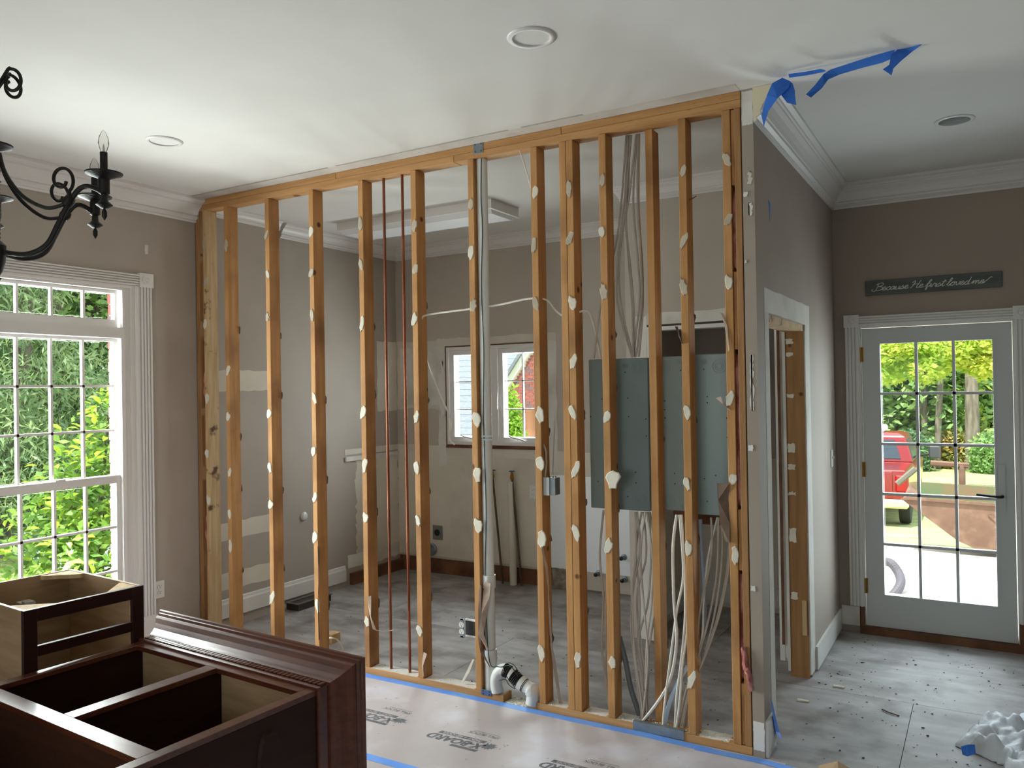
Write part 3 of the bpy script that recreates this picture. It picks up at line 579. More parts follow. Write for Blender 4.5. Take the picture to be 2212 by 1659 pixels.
obj('loose_wire_loop', MB().tube(smooth_path([at(1078, 1470, 1, -.02), at(1092, 1468, 1, -.03), at(1100, 1480, 1, -.03), at(1113, 1487, 1, -.03), at(1095, 1462, 1, -.03), at(1088, 1440, 1, -.03), at(1100, 1432, 1, -.03), at(1113, 1440, 1, -.03), at(1120, 1456, 1, -.03)], 8), .002, 6), BLACK, smooth=True, label='thin black wire looped around the ribbed coupling', cat='wire')
obj('wire_clamp', MB().box(2.36, 2.43, -.004, .0, 1.417, 1.423).box(2.36, 2.43, -.004, .0, 1.437, 1.443), GALV, vp)
# ------------------------------------------------------------------ breaker panels (seen from behind)
PY = .152
def breaker(px0, px1, py0, py1, label, knocks, holes):
    a, b = at(px0, py0, 1, PY), at(px1, py1, 1, PY); x0, x1, z0, z1 = a[0], b[0], b[2], a[2]
    e = empty('breaker_panel', ((x0+x1)/2, PY+.05, z0), label, 'electrical panel', 'breaker panels in the wall')
    obj('back_box', MB().box(x0, x1, PY, PY+.09, z0, z1), PANEL, e, bevel=.004)
    for px, py, r in knocks:
        c = at(px, py, 1, PY)
        for k in (1, .68, .42): obj('knockout_ring', MB().loft([[(c[0]+rr*math.cos(2*PI*i/24), PY+dy, c[2]+rr*math.sin(2*PI*i/24)) for i in range(24)] for rr, dy in ((r*k, .0005), (r*k, -.0018), (r*k-.0022, -.0018), (r*k-.0022, .0005))], closed=True), PANEL, e)
    for px, py in holes:
        c = at(px, py, 1, PY); obj('screw_hole', MB().lathe([(.0035, .0005), (.0035, -.0008), (.0005, -.001)], (c[0], PY, c[2]), 10, 1), BLACK, e)
    return x0, x1, z0, z1
KR = .034
pa = breaker(1271, 1405, 777, 1105, 'grey breaker panel back nearest the doubled stud', [(1378, 795, KR), (1386, 1082, KR), (1350, 790, .014)], [(1350, 804), (1356, 860), (1358, 900), (1395, 905), (1396, 942), (1300, 862), (1373, 1020), (1374, 1043), (1356, 1073), (1276, 900), (1292, 1040)])
pb = breaker(1417, 1487, 771, 1105, 'grey breaker panel back in the middle, brightest of the three', [(1434, 793, KR), (1444, 1083, KR), (1466, 782, .014), (1478, 1096, .014)], [(1428, 866), (1436, 866), (1436, 885), (1437, 903), (1428, 920), (1432, 955), (1432, 968), (1457, 1023), (1458, 1045), (1470, 800)])
pc = breaker(1497, 1583, 766, 1116, 'dark grey breaker panel back beside the corner post', [(1553, 791, KR), (1520, 782, .014)], [(1520, 798), (1528, 857), (1528, 870), (1570, 903), (1571, 945), (1522, 1034), (1546, 1027), (1528, 1083)])
sw_back = M('panel_backer', (176, 160, 140), rough=.9)
obj('backer_board', MB().box(3.36, 3.70, PY+.092, PY+.11, 1.0, 1.12), BROWNW, sw)
# cables: measured courses in the stud bay
def cable(name, pts, r, mat, label, cat, group, y=.06, dy=.0):
    P = [at(a, b, 1, y+dy*math.sin(i*1.3)) for i, (a, b) in enumerate(pts)]
    return obj(name, MB().tube(smooth_path(P, 6), r, 7), mat, smooth=True, label=label, cat=cat, group=group)
UP = [[(1353, 292), (1342, 440), (1328, 540), (1298, 660), (1283, 774)], [(1357, 292), (1349, 430), (1336, 540), (1333, 640), (1345, 700), (1366, 772)],
      [(1360, 292), (1356, 420), (1338, 560), (1342, 660), (1368, 771)], [(1364, 292), (1352, 440), (1358, 560), (1366, 660), (1368, 771)], [(1374, 290), (1360, 420), (1352, 480), (1362, 580), (1370, 680), (1371, 771)],
      [(1377, 290), (1368, 430), (1378, 560), (1382, 640), (1372, 740), (1371, 771)], [(1379, 289), (1377, 430), (1384, 540), (1387, 640), (1378, 740), (1374, 771)], [(1381, 289), (1380, 450), (1388, 580), (1388, 680), (1380, 771)]]
for i, c in enumerate(UP): cable('electrical_cable', c, .0052, CABLE, 'grey flat cable in the bundle above the breaker panels', 'cable', 'cables above the breaker panels', .10+.006*(i % 3), .01)
LA = [[(1372, 1106), (1374, 1200), (1366, 1280), (1370, 1400), (1384, 1500), (1390, 1562)], [(1376, 1106), (1383, 1180), (1370, 1260), (1362, 1340), (1372, 1440), (1388, 1562)], [(1386, 1106), (1374, 1190), (1382, 1300), (1378, 1400), (1390, 1500), (1393, 1562)],
      [(1390, 1106), (1396, 1200), (1376, 1290), (1386, 1400), (1396, 1480), (1396, 1564)], [(1394, 1106), (1384, 1200), (1392, 1320), (1400, 1420), (1392, 1520), (1386, 1560)], [(1398, 1106), (1410, 1210), (1408, 1300), (1398, 1380), (1395, 1480), (1398, 1566)],
      [(1402, 1106), (1406, 1200), (1400, 1300), (1380, 1380), (1388, 1460), (1384, 1560)], [(1404, 1106), (1414, 1180), (1418, 1300), (1402, 1400), (1400, 1500), (1400, 1566)]]
for i, c in enumerate(LA): cable('electrical_cable', c, .0052, CABLE, 'grey cable in the bundle below the left breaker panel', 'cable', 'cables below the left breaker panel', .05+.008*(i % 4), .012)
LB = [([(1304, 1102), (1296, 1200), (1303, 1290), (1300, 1400), (1312, 1480), (1318, 1530)], CABLE), ([(1306, 1102), (1316, 1160), (1308, 1300), (1310, 1400), (1308, 1470), (1317, 1530)], CABLE)]
for (c, m), lb in zip(LB, ('left one of two grey cables hanging just right of the doubled stud', 'right one of two grey cables hanging just right of the doubled stud')): cable('electrical_cable', c, .0058, m, lb, 'cable', 'cables beside the doubled stud', .10)
LC = [([(1462, 1112), (1454, 1180), (1456, 1300), (1462, 1380), (1450, 1460), (1425, 1510), (1385, 1562)], .0075), ([(1468, 1112), (1476, 1240), (1462, 1320), (1446, 1440), (1436, 1520), (1432, 1570)], .006),
      ([(1472, 1112), (1478, 1220), (1480, 1330), (1470, 1440), (1462, 1500), (1458, 1572)], .006), ([(1482, 1112), (1486, 1260), (1484, 1360), (1474, 1440), (1468, 1520), (1460, 1577)], .006)]
for (c, r), lb in zip(LC, ('thickest white cable below the middle breaker panel, bending far left at its foot', 'white cable below the middle breaker panel ending beside the pale blue cable', 'white cable below the middle breaker panel, second from the right', 'white cable below the middle breaker panel, rightmost, touching the stud')): cable('electrical_cable', c, r, CABLEW, lb, 'cable', 'cables below the middle breaker panel', .035, .008)
LD = [[(1536, 1118), (1536, 1200), (1512, 1320), (1502, 1420), (1480, 1500), (1464, 1578)], [(1550, 1118), (1530, 1200), (1520, 1300), (1516, 1380), (1490, 1480), (1468, 1578)], [(1558, 1118), (1560, 1200), (1545, 1320), (1515, 1440), (1484, 1520), (1470, 1580)],
      [(1552, 1118), (1548, 1240), (1530, 1340), (1508, 1420), (1486, 1510), (1474, 1580)], [(1578, 1170), (1572, 1240), (1556, 1320), (1530, 1400), (1494, 1490), (1476, 1582)], [(1576, 1170), (1568, 1250), (1548, 1340), (1522, 1420), (1492, 1510), (1478, 1582)]]
for i, c in enumerate(LD): cable('electrical_cable', c, .0055, CABLEW if i == 1 else CABLE, 'single white cable slanting among the grey ones under the right breaker panel' if i == 1 else 'grey cable slanting down from the right breaker panel to the bottom plate', 'cable', 'cables below the right breaker panel', .06+.008*(i % 3), .01)
cable('conduit', [(1512, 1122), (1516, 1200), (1522, 1320), (1512, 1420), (1496, 1440)], .011, M('grey_blue_sheath', (150, 158, 172), rough=.5), 'thick grey-blue cable below the right breaker panel', 'cable', None, .10)
cable('service_cable', [(1485, 1440), (1462, 1480), (1446, 1520), (1434, 1573)], .0105, M('pale_blue_sheath', (176, 196, 214), rough=.5), 'thick pale blue cable rising from the bottom plate', 'cable', None, .045)
cable('ground_conduit', [(1338, 1375), (1352, 1430), (1364, 1490), (1384, 1550)], .014, M('dark_grey_sheath', (104, 106, 110), rough=.6), 'thick dark grey cable slanting to the floor', 'cable', None, .10)
cable('electrical_cable', [(1122, 322), (1132, 352), (1146, 400), (1150, 415)], .004, CABLEW, 'short pale wire slanting from the top plate to a stud', 'wire', None, .02)
WC = [at(982, 960, 1, .12), at(970, 945, 1, .12), at(975, 910, 1, .12), at(945, 840, 1, .12), at(922, 770, 1, .12), at(910, 710, 1, .10), at(912, 690, 1, .05), at(925, 680, 1, .045), at(1018, 667, 1, .045), at(1080, 658, 1, .045), at(1143, 645, 1, .045), at(1180, 648, 1, .045), at(1200, 670, 1, .045), at(1222, 683, 1, .05), at(1266, 672, 1, .06), at(1282, 700, 1, .1), at(1298, 774, 1, .12)]
obj('loose_cable', MB().tube(smooth_path(WC, 6), .0052, 7), CABLEW, smooth=True, label='long white cable threaded through the studs and dangling before the window', cat='cable')
for i, c in enumerate(([(1190, 1390), (1200, 1440), (1208, 1500), (1214, 1522)], [(1186, 1300), (1192, 1400), (1202, 1470), (1210, 1522)])): cable('electrical_cable', c, .0055, CABLE, ('shorter, right one of two cables slanting to the plate left of the doubled stud', 'longer, left one of two cables slanting to the plate left of the doubled stud')[i], 'cable', 'cables left of the doubled stud', .05)
cable('electrical_cable', [(1241, 1000), (1238, 1200), (1236, 1400), (1240, 1520)], .006, CABLE, 'grey cable running down behind the doubled stud', 'cable', None, .095)
cable('electrical_cable', [(1174, 960), (1180, 980), (1178, 1030)], .0055, CABLE, 'short grey cable entering the junction box from above', 'cable', None, .03)
cable('electrical_cable', [(1176, 1068), (1178, 1130), (1182, 1240), (1190, 1380)], .0055, CABLE, 'grey cable dropping from the junction box along the stud', 'cable', None, .05)
cable('electrical_cable', [(706, 1378), (725, 1380), (738, 1395), (742, 1418)], .005, CABLEW, 'short white cable arching over the kitchen floor', 'cable', None, .12)
obj('plaster_sliver', MB().ribbon([at(1020, 1425, 1, .03), at(1008, 1450, 1, .03), at(996, 1474, 1, .03)], [at(1024, 1425, 1, .03), at(1014, 1452, 1, .03), at(1000, 1475, 1, .03)], .006, (0, 1, 0)), MUD, label='white sliver of drywall leaning on the bottom plate', cat='debris')
# junction box on a stud
jb = empty('junction_box', (2.765, .05, 1.13), 'square grey metal junction box on a stud left of the doubled stud', 'junction box')
ja, jz = at(1176, 1033, 1, .02), at(1207, 1066, 1, .06)
obj('box', MB().box(2.731, 2.80, .015, .07, 1.135, 1.225), GALV, jb, bevel=.002); obj('cover', MB().box(2.732, 2.765, .011, .015, 1.133, 1.227), M('pale_metal', (196, 200, 202), rough=.4, metal=.4), jb)
for x in (2.74, 2.755, 2.775, 2.79): obj('screw', MB().lathe([(.004, 0), (.004, .008), (.001, .009)], (x, .04, 1.225), 8), BRASS, jb)
# receptacle hanging on a stud
def receptacle(parent, c, axis, sgn, sc=1):
    """duplex yoke: two rounded faces with slots"""
    def P(u, v, t): return (c[0]+u*sc, c[1]-t*sc*sgn, c[2]+v*sc) if axis == 1 else (c[0]+t*sc*sgn, c[1]+u*sc, c[2]+v*sc)
    for v0 in (-.019, .019):
        f = obj('outlet_face', MB().prism([(.017*math.cos(a)*1.0, v0+max(-.0135, min(.0135, .017*math.sin(a)))) for a in [2*PI*k/16 for k in range(16)]], P, 0, .004), WHITE, parent)
        for u, w, h in ((-.006, .0022, .008), (.006, .0022, .007)): obj('slot', MB().prism([(u-w/2, v0+.001), (u+w/2, v0+.001), (u+w/2, v0+.001+h), (u-w/2, v0+.001+h)], P, .004, .0046), BLACK, f)
        obj('slot', MB().prism([(-.0025, v0-.009), (.0025, v0-.009), (.0025, v0-.004), (-.0025, v0-.004)], P, .004, .0046), BLACK, f)
rc = at(1008, 1357, 1, 0)
ro = empty('wall_receptacle', (2.25, .0, .31), 'white duplex receptacle in an open box on the stud left of the drain pipe', 'electrical outlet')
obj('outlet_box', MB().box(2.222, 2.291, .012, .07, rc[2]-.048, rc[2]+.048), M('black_box', (40, 40, 42), rough=.6), ro)
obj('box_flange', MB().box(2.222, 2.291, .009, .014, rc[2]+.04, rc[2]+.05), PVC, ro); obj('box_flange', MB().box(2.222, 2.291, .009, .014, rc[2]-.05, rc[2]-.04), PVC, ro)
obj('yoke', MB().box(2.204, 2.222, -.012, -.008, rc[2]-.052, rc[2]+.052).box(2.198, 2.228, -.012, -.008, rc[2]-.054, rc[2]-.044).box(2.198, 2.228, -.012, -.008, rc[2]+.044, rc[2]+.054), GALV, ro)
receptacle(ro, (2.213, -.012, rc[2]), 1, 1)
# wall plates
def outlet_plate(name, c, axis, sgn, label, mat=WHITE, w=.072, h=.115):
    e = empty(name, (c[0], c[1], c[2]-h/2), label, 'electrical outlet')
    if axis == 0: mb = MB().box(min(c[0], c[0]+sgn*.006), max(c[0], c[0]+sgn*.006), c[1]-w/2, c[1]+w/2, c[2]-h/2, c[2]+h/2)
    else: mb = MB().box(c[0]-w/2, c[0]+w/2, c[1]-.006, c[1], c[2]-h/2, c[2]+h/2)
    obj('cover_plate', mb, mat, e, bevel=.002)
    receptacle(e, (c[0]+sgn*.006, c[1], c[2]) if axis == 0 else (c[0], c[1]-.006, c[2]), axis, 1); return e
outlet_plate('wall_outlet', at(344, 1273, 0, 0), 0, 1, 'white duplex outlet plate on the taupe wall beside the tall window')
outlet_plate('wall_outlet', at(1152, 1063, 1, K-.002), 1, -1, 'white duplex outlet plate on the kitchen back wall under the window')
p = at(946, 1150, 1, K-.001)
e = empty('range_outlet', (p[0], K, p[2]-.06), 'square grey range outlet with a black socket on the kitchen wall', 'electrical outlet')
obj('cover_plate', MB().box(p[0]-.055, p[0]+.055, K-.012, K-.001, p[2]-.065, p[2]+.065), M('grey_plate', (134, 132, 126), rough=.5, metal=.3), e, bevel=.004)
obj('socket', MB().lathe([(.029, 0), (.029, -.006), (.024, -.008), (.02, -.003), (.001, -.002)], (p[0], K-.012, p[2]), 20, 1), BLACK, e)
p = at(934, 1186, 1, K-.001)
e = empty('duct_flange', (p[0], K, p[2]-.06), 'round grey metal duct flange low on the kitchen wall', 'vent')
obj('rim', MB().lathe([(.055, .0), (.058, -.02), (.05, -.03), (.044, -.022), (.04, -.006)], (p[0], K-.001, p[2]), 24, 1), GALV, e, smooth=True); obj('hole_disc', MB().lathe([(.04, -.001), (.04, -.005), (.001, -.006)], (p[0], K-.001, p[2]), 20, 1), M('dull_lead', (104, 104, 104), rough=.7), e)
p = at(656, 1115, 0, -.10)
obj('door_stop_disc', MB().lathe([(.034, .0), (.036, .008), (.03, .016), (.015, .02), (.001, .021)], (-.10, p[1], p[2]), 24, 0), WHITE, smooth=True, label='round white wall bumper on the kitchen side wall', cat='wall bumper')
p = at(1796, 990, 0, W)
e = empty('light_switch', (W, p[1], p[2]-.06), 'white light switch plate on the hall partition', 'light switch'); obj('cover_plate', MB().box(W, W+.006, p[1]-.036, p[1]+.036, p[2]-.058, p[2]+.058), WHITE, e, bevel=.002); obj('toggle', MB().box(W+.006, W+.018, p[1]-.004, p[1]+.004, p[2]-.002, p[2]+.014), WHITE, e)
# sink plumbing stubs
RUSTP = M('tarnished_pipe', (104, 82, 64), (80, 62, 50), 8, rough=.5, metal=.4)
for (px, py, pxb, pyb, lb) in ((1063, 1018, 1082, 1262, 'left one of the two tarnished water supply pipes with a valve on the kitchen wall'), (1105, 1020, 1126, 1266, 'right one of the two tarnished water supply pipes with a valve on the kitchen wall')):
    t, b = at(px, py, 1, K-.07), at(pxb, pyb, 2, 0); b[1] = K-.06
    e = empty('supply_pipe', (b[0], K-.06, 0), lb, 'pipe', 'water supply pipes')
    obj('pipe', MB().tube([(b[0], K-.06, 0), (t[0], K-.065, t[2]-.03)], .0095, 10), RUSTP, e, smooth=True); obj('valve', MB().tube([(t[0], K-.065, t[2]-.07), (t[0], K-.065, t[2]-.05), (t[0], K-.065, t[2]-.02), (t[0], K-.065, t[2])], [.012, .018, .013, .009], 10), BRASS, e)
    obj('valve_handle', MB().lathe([(.006, -.004), (.026, 0), (.028, .005), (.02, .009), (.004, .008)], (t[0], K-.065, t[2]+.004), 10), M('blue_grey_handle', (70, 84, 104), rough=.5), e)
t, b = at(1103, 1040, 1, K-.06), at(1103, 1265, 2, .0)
obj('waste_pipe', MB().tube([(t[0]+.01, K-.055, 0), (t[0], K-.055, t[2])], .032, 18), M('old_pvc', (206, 200, 184), rough=.5), smooth=True, label='upright cream plastic waste pipe stub between the two supply pipes', cat='pipe')
for px, py in ((1290, 1240), (1345, 1205), (1347, 1253)):
    p = at(px, py, 1, K-.03); e = empty('stop_valve', (p[0], K-.03, p[2]-.03), {1290: 'small chrome stop valve left of the mud-patched stud, on the white kitchen wall', 1345: 'upper round chrome stub on the white kitchen wall', }.get(px, 'lower round chrome stub on the white kitchen wall'), 'valve')
    obj('body', MB().lathe([(.016, 0), (.016, -.02), (.01, -.03), (.01, -.05)], (p[0], K-.002, p[2]), 14, 1), GALV, e, smooth=True); obj('flange', MB().lathe([(.026, 0), (.024, -.006), (.012, -.009)], (p[0], K-.002, p[2]), 18, 1), GALV, e, smooth=True)
    obj('handle', MB().lathe([(.012, -.05), (.018, -.055), (.018, -.062), (.004, -.066)], (p[0], K-.002, p[2]), 8, 1), BRONZE, e)
a, b = at(1191, 1226, 1, K-.003), at(1229, 1274, 1, K-.003)
obj('mortar_slab', MB().prism(ragged(a[0], b[0], .005, a[2], .006, 6), lambda u, v, t: (u, K-.003-t, v), 0, .015), STONE, label='speckled grey mortar patch low on the kitchen wall', cat='wall patch')
# floor register
a = at(640, 1305, 2, .0); e = empty('floor_vent', (.07, 1.0, 0), 'dark metal floor register box beside the kitchen baseboard', 'vent')
obj('box', MB().box(.0, .13, .80, 1.16, 0, .05), M('dark_vent_metal', (66, 62, 58), rough=.6, metal=.3), e)
obj('rim', MB().box(-.005, .02, .79, 1.17, .05, .056).box(.11, .135, .79, 1.17, .05, .056).box(.02, .11, .79, .815, .05, .056).box(.02, .11, 1.145, 1.17, .05, .056), M('grey_vent_rim', (110, 104, 98), rough=.5, metal=.4), e)
obj('cut_block', MB().box(.86, .93, .32, .40, 0, .06), PALE, label='small pale wood block on the kitchen floor behind the studs', cat='wood block')
# ------------------------------------------------------------------ floor paper, print, tapes
x_t0 = .0
xb1 = obj('floor_paper', MB().box(.015, 3.95, -.86, -.012, .0005, .003), XB, label='tan floor protection paper along the stud wall, printed in grey', cat='floor covering')
xb2 = obj('floor_paper', MB().box(.015, 5.0, -2.2, -.845, .0032, .0055), XB, label='second sheet of tan floor paper, nearer the viewpoint', cat='floor covering')
def text_mesh(body, size, extrude=0, shear=0, space=1.0, bold=0):
    cu = bpy.data.curves.new('t', 'FONT'); cu.body = body; cu.size = size; cu.shear = shear; cu.align_x = 'CENTER'; cu.align_y = 'CENTER'; cu.space_character = space; cu.offset = bold; cu.fill_mode = 'FRONT'; cu.resolution_u = 3
    o = bpy.data.objects.new('t', cu); COL.objects.link(o); bpy.context.view_layer.update()
    me = bpy.data.meshes.new_from_object(o.evaluated_get(bpy.context.evaluated_depsgraph_get())); bpy.data.objects.remove(o)
    return [tuple(v.co) for v in me.vertices], [tuple(f.vertices) for f in me.polygons]
def floor_text(parent, body, c, size, mat, rot, z, shear=0, bold=0, name='print_lettering', sx=1):
    vs, fs = text_mesh(body, size, shear=shear, bold=bold); ca, sa = math.cos(rot), math.sin(rot)
    V = [(c[0]+(x*sx)*ca-y*sa, c[1]+(x*sx)*sa+y*ca, z) for x, y, _ in vs]
    if not fs: return
    mb = MB(); mb.add(V, fs); return obj(name, mb, mat, parent)
def bar(parent, c, w, h, rot, z, mat, name='print_bar', sl=.3):
    ca, sa = math.cos(rot), math.sin(rot); q = [(-w/2-sl*h/2, -h/2), (w/2-sl*h/2, -h/2), (w/2+sl*h/2, h/2), (-w/2+sl*h/2, h/2)]
    obj(name, MB().add([(c[0]+x*ca-y*sa, c[1]+x*sa+y*ca, z) for x, y in q], [(0, 1, 2, 3)]), mat, parent)
def logo(parent, o, z, rot=PI):
    """o: centre of the big word on the sheet; the print reads from the stud wall side"""
    ca, sa = math.cos(rot), math.sin(rot); q = .74; T = lambda x, y: (o[0]+q*(x*ca-y*sa), o[1]+q*(x*sa+y*ca))
    floor_text(parent, 'X-BOARD', T(0, 0), .1*q, INK, rot, z, .3, .003, sx=.95)
    bar(parent, T(-.005, -.068), .36*q, .036*q, rot, z, INK); floor_text(parent, 'PAINT + REMODEL', T(-.005, -.068), .036*q, XB, rot, z+.0006, .3, .0003)
    bar(parent, T(-.10, .064), .2*q, .028*q, rot, z, INK)
    floor_text(parent, 'SPILL BLOCK', T(-.12, -.16), .042*q, INK, rot, z, .3, .0003); bar(parent, T(-.12, -.19), .2*q, .004*q, rot, z, INK)
    mb = MB(); r = random.Random(int(o[0]*100)); c = T(-.235, -.03); n = 26
    mb.add([(c[0]+(.036 if k % 2 else .022)*r.uniform(.7, 1.25)*1.3*math.cos(2*PI*k/n), c[1]+(.036 if k % 2 else .022)*r.uniform(.7, 1.25)*math.sin(2*PI*k/n), z) for k in range(n)], [tuple(range(n))])
    for k in range(12):
        a = r.uniform(0, 2*PI); d = r.uniform(.04, .075); s = r.uniform(.0015, .0045); q = (c[0]+d*1.3*math.cos(a), c[1]+d*math.sin(a))
        mb.add([(q[0]+s*math.cos(t), q[1]+s*math.sin(t), z) for t in [2*PI*i/6 for i in range(6)]], [tuple(range(6))])
    obj('print_splash', mb, INK, parent, kind='stuff')
lp = at(995, 1598, 2, .003)
LROT = PI
for px, py in ((800, 1546), (985, 1600), (1238, 1667)): logo(xb1, at(px, py, 2, .003), .0034, LROT)
def strip(name, pts, w, z, mat, label, parent=None, th=.0008):
    """flat tape along a floor path"""
    A, B = [], []
    for i, p in enumerate(pts):
        q0, q1 = pts[max(i-1, 0)], pts[min(i+1, len(pts)-1)]; d = np.array([q1[0]-q0[0], q1[1]-q0[1]]); d /= np.linalg.norm(d); n = np.array([-d[1], d[0]])*w/2
        A.append((p[0]-n[0], p[1]-n[1], z)); B.append((p[0]+n[0], p[1]+n[1], z))
    return obj(name, MB().ribbon(A, B, th, (0, 0, 1)), mat, parent, label=label, cat='tape')
strip('floor_tape', [(.02, -.03), (1.0, -.032), (1.6, -.037), (2.2, -.03), (2.9, -.036), (3.3, -.03), (3.62, -.044)], .05, .0034, TAPEF, 'long blue tape edging the floor paper at the bottom plate')
strip('floor_tape', [(3.55, -.052), (3.86, -.044), (4.0, -.06), (4.3, -.055)], .045, .0044, TAPEF, 'wrinkled blue tape at the foot of the wall end')
strip('floor_tape', [(.02, -.86), (1.5, -.862), (2.8, -.858), (4.95, -.862)], .05, .0060, TAPEF, 'blue tape over the seam of the floor paper beside the cabinet')
# tapes on ceiling and walls
def hang(name, top, bot, label, th=.0009, mat=TAPE):
    return obj(name, MB().ribbon(top, bot, th, (0, -1, 0)), mat, label=label, cat='tape')
cy = -.10
C = lambda px, py, y=cy: at(px, py, 1, y)
hang('masking_tape', [C(1703, 160), C(1740, 155), C(1772, 149), C(1782, 151)], [C(1705, 168), C(1742, 163), C(1778, 156), C(1784, 154)], 'short flat strip of blue tape on the ceiling beside the wall end')
hang('masking_tape', [C(1741, 204, -.14), C(1762, 182, -.13), C(1779, 160, -.11), C(1795, 150), C(1850, 132), C(1895, 118), C(1934, 107)], [C(1752, 211, -.12), C(1776, 190, -.12), C(1789, 172, -.09), C(1814, 161), C(1862, 147), C(1905, 136), C(1926, 127)], 'long blue tape peeling off the hall ceiling, its end hanging down')
hang('masking_tape', [C(1907, 150, -.13), C(1921, 140, -.12), C(1925, 118, -.11), C(1944, 103, -.09), C(1970, 92), C(1998, 86)], [C(1926, 163, -.14), C(1930, 148, -.12), C(1946, 132, -.11), C(1970, 112, -.09), C(1988, 99), C(2000, 88)], 'outermost blue tape strip drooping from the hall ceiling')
hang('masking_tape', [C(1690, 168, -.05), C(1668, 180, -.06), C(1657, 205, -.07), C(1649, 232, -.07), C(1645, 250, -.07)], [C(1708, 176, -.05), C(1704, 190, -.06), C(1680, 212, -.08), C(1660, 240, -.07), C(1650, 274, -.07)], 'crumpled blue tape clump over the cut crown moulding')
hang('masking_tape', [C(1700, 172, -.04), C(1690, 192, -.05), C(1688, 206, -.05), C(1700, 222, -.06)], [C(1712, 180, -.04), C(1717, 195, -.05), C(1718, 210, -.05), C(1720, 227, -.06)], 'short torn blue tape end beside the crumpled tape clump')
a, b = at(1659, 432, 0, W), at(1665, 480, 0, W)
obj('masking_tape', MB().prism([(a[1], a[2]), (b[1], a[2]-.01), (b[1]-.01, b[2]+.06), ((a[1]+b[1])/2, b[2]), (a[1]+.02, b[2]+.07)], lambda u, v, t: (W+t, u, v), 0, .001), TAPE, label='small sliver of blue tape on the hall partition', cat='tape')
tp = [at(1665, 1508, 0, W+.016), at(1669, 1545, 0, W+.018), at(1675, 1580, 0, W+.02), at(1684, 1595, 0, W+.04)]; tq = [at(1669, 1520, 0, W+.016), at(1676, 1552, 0, W+.018), at(1684, 1583, 0, W+.02), at(1690, 1598, 0, W+.04)]
obj('masking_tape', MB().ribbon(tp, tq, .001, (1, 0, 0)), TAPE, label='blue tape hanging off the foot of the hall partition', cat='tape')
# ------------------------------------------------------------------ script sign
a, b = at(1870, 640, 1, L), at(2165, 592, 1, L); sx0, sx1 = a[0], b[0]; sz0, sz1 = at(1870, 640, 1, L)[2], at(1870, 608, 1, L)[2]
sg = empty('wall_sign', ((sx0+sx1)/2, L, sz0), 'long dark wooden sign with white script above the glazed door', 'sign')
obj('board', MB().box(sx0, sx1, L-.02, L-.001, sz0, sz1), SIGN, sg, bevel=.003)
GLY = {'B': (.62, [[(.1,.95),(.12,.5),(.08,.0),(-.02,-.06)], [(-.02,.75),(.1,.98),(.35,1.02),(.48,.85),(.38,.62),(.15,.55),(.45,.5),(.56,.28),(.42,.04),(.2,.02),(.1,.1)]]),
 'e': (.36, [[(-.02,.1),(.14,.22),(.26,.36),(.2,.48),(.08,.4),(.06,.16),(.16,.01),(.28,.06),(.37,.14)]]), 'c': (.36, [[(-.02,.1),(.1,.35),(.24,.46),(.28,.38),(.14,.42),(.06,.2),(.14,.02),(.28,.04),(.37,.14)]]),
 'a': (.42, [[(-.02,.1),(.1,.36),(.26,.46),(.3,.4),(.12,.4),(.06,.16),(.14,.02),(.26,.14),(.31,.44),(.3,.12),(.36,.02),(.43,.12)]]), 'u': (.44, [[(-.02,.1),(.08,.44),(.08,.12),(.16,.01),(.28,.16),(.32,.44),(.31,.12),(.38,.02),(.45,.12)]]),
 's': (.36, [[(-.02,.08),(.16,.4),(.2,.5),(.2,.38),(.28,.18),(.2,.02),(.06,.05),(.2,.04),(.37,.14)]]), 'H': (.72, [[(.0,.75),(.14,.98),(.2,.8),(.14,.3),(.04,.0)], [(.58,1.0),(.5,.6),(.46,.2),(.52,.02),(.66,.12)], [(.08,.46),(.3,.54),(.6,.52)]]),
 'f': (.34, [[(-.02,.1),(.18,.6),(.28,.92),(.2,1.0),(.14,.8),(.12,.2),(.1,-.25),(.16,-.3),(.2,-.1),(.16,.06),(.35,.12)], [(.02,.48),(.3,.5)]]), 'i': (.24, [[(-.02,.1),(.1,.44),(.1,.12),(.16,.01),(.25,.12)]]),
 'r': (.34, [[(-.02,.1),(.1,.5),(.14,.42),(.26,.42),(.22,.14),(.28,.02),(.35,.12)]]), 't': (.28, [[(-.02,.1),(.14,.5),(.18,.85),(.12,.2),(.18,.01),(.29,.12)], [(.0,.6),(.32,.64)]]), 'l': (.28, [[(-.02,.1),(.16,.5),(.24,.9),(.16,1.0),(.1,.6),(.1,.14),(.18,.01),(.29,.12)]]),
 'o': (.4, [[(-.02,.1),(.1,.4),(.2,.46),(.08,.3),(.1,.04),(.24,.02),(.32,.24),(.22,.46),(.41,.4)]]), 'v': (.38, [[(-.02,.35),(.06,.46),(.12,.1),(.18,.02),(.28,.2),(.3,.46),(.39,.38)]]),
 'd': (.44, [[(-.02,.1),(.1,.36),(.26,.44),(.12,.4),(.06,.16),(.14,.02),(.26,.14),(.34,.98),(.31,.12),(.37,.02),(.45,.12)]]), 'm': (.62, [[(-.02,.1),(.08,.46),(.08,.02),(.16,.38),(.26,.42),(.26,.02),(.34,.38),(.44,.42),(.45,.12),(.52,.02),(.63,.12)]]), ' ': (.2, [])}
cx = 0; lines = []; word = 'Because He first loved me'
for ch in word:
    wd, st = GLY[ch]; lines += [[(cx+u+v*.28, v) for u, v in s_] for s_ in st]; cx += wd*.86
lines.append([(cx-.06, .12), (cx+.2, .3), (cx+.5, .75), (cx+.62, .7)]); lines.append([(-.02, -.06), (-.15, -.02), (-.2, .12), (-.1, .2)])
sc = (sx1-sx0)*.86/(cx+.6); hz = (sz1-sz0)*.48/1.0
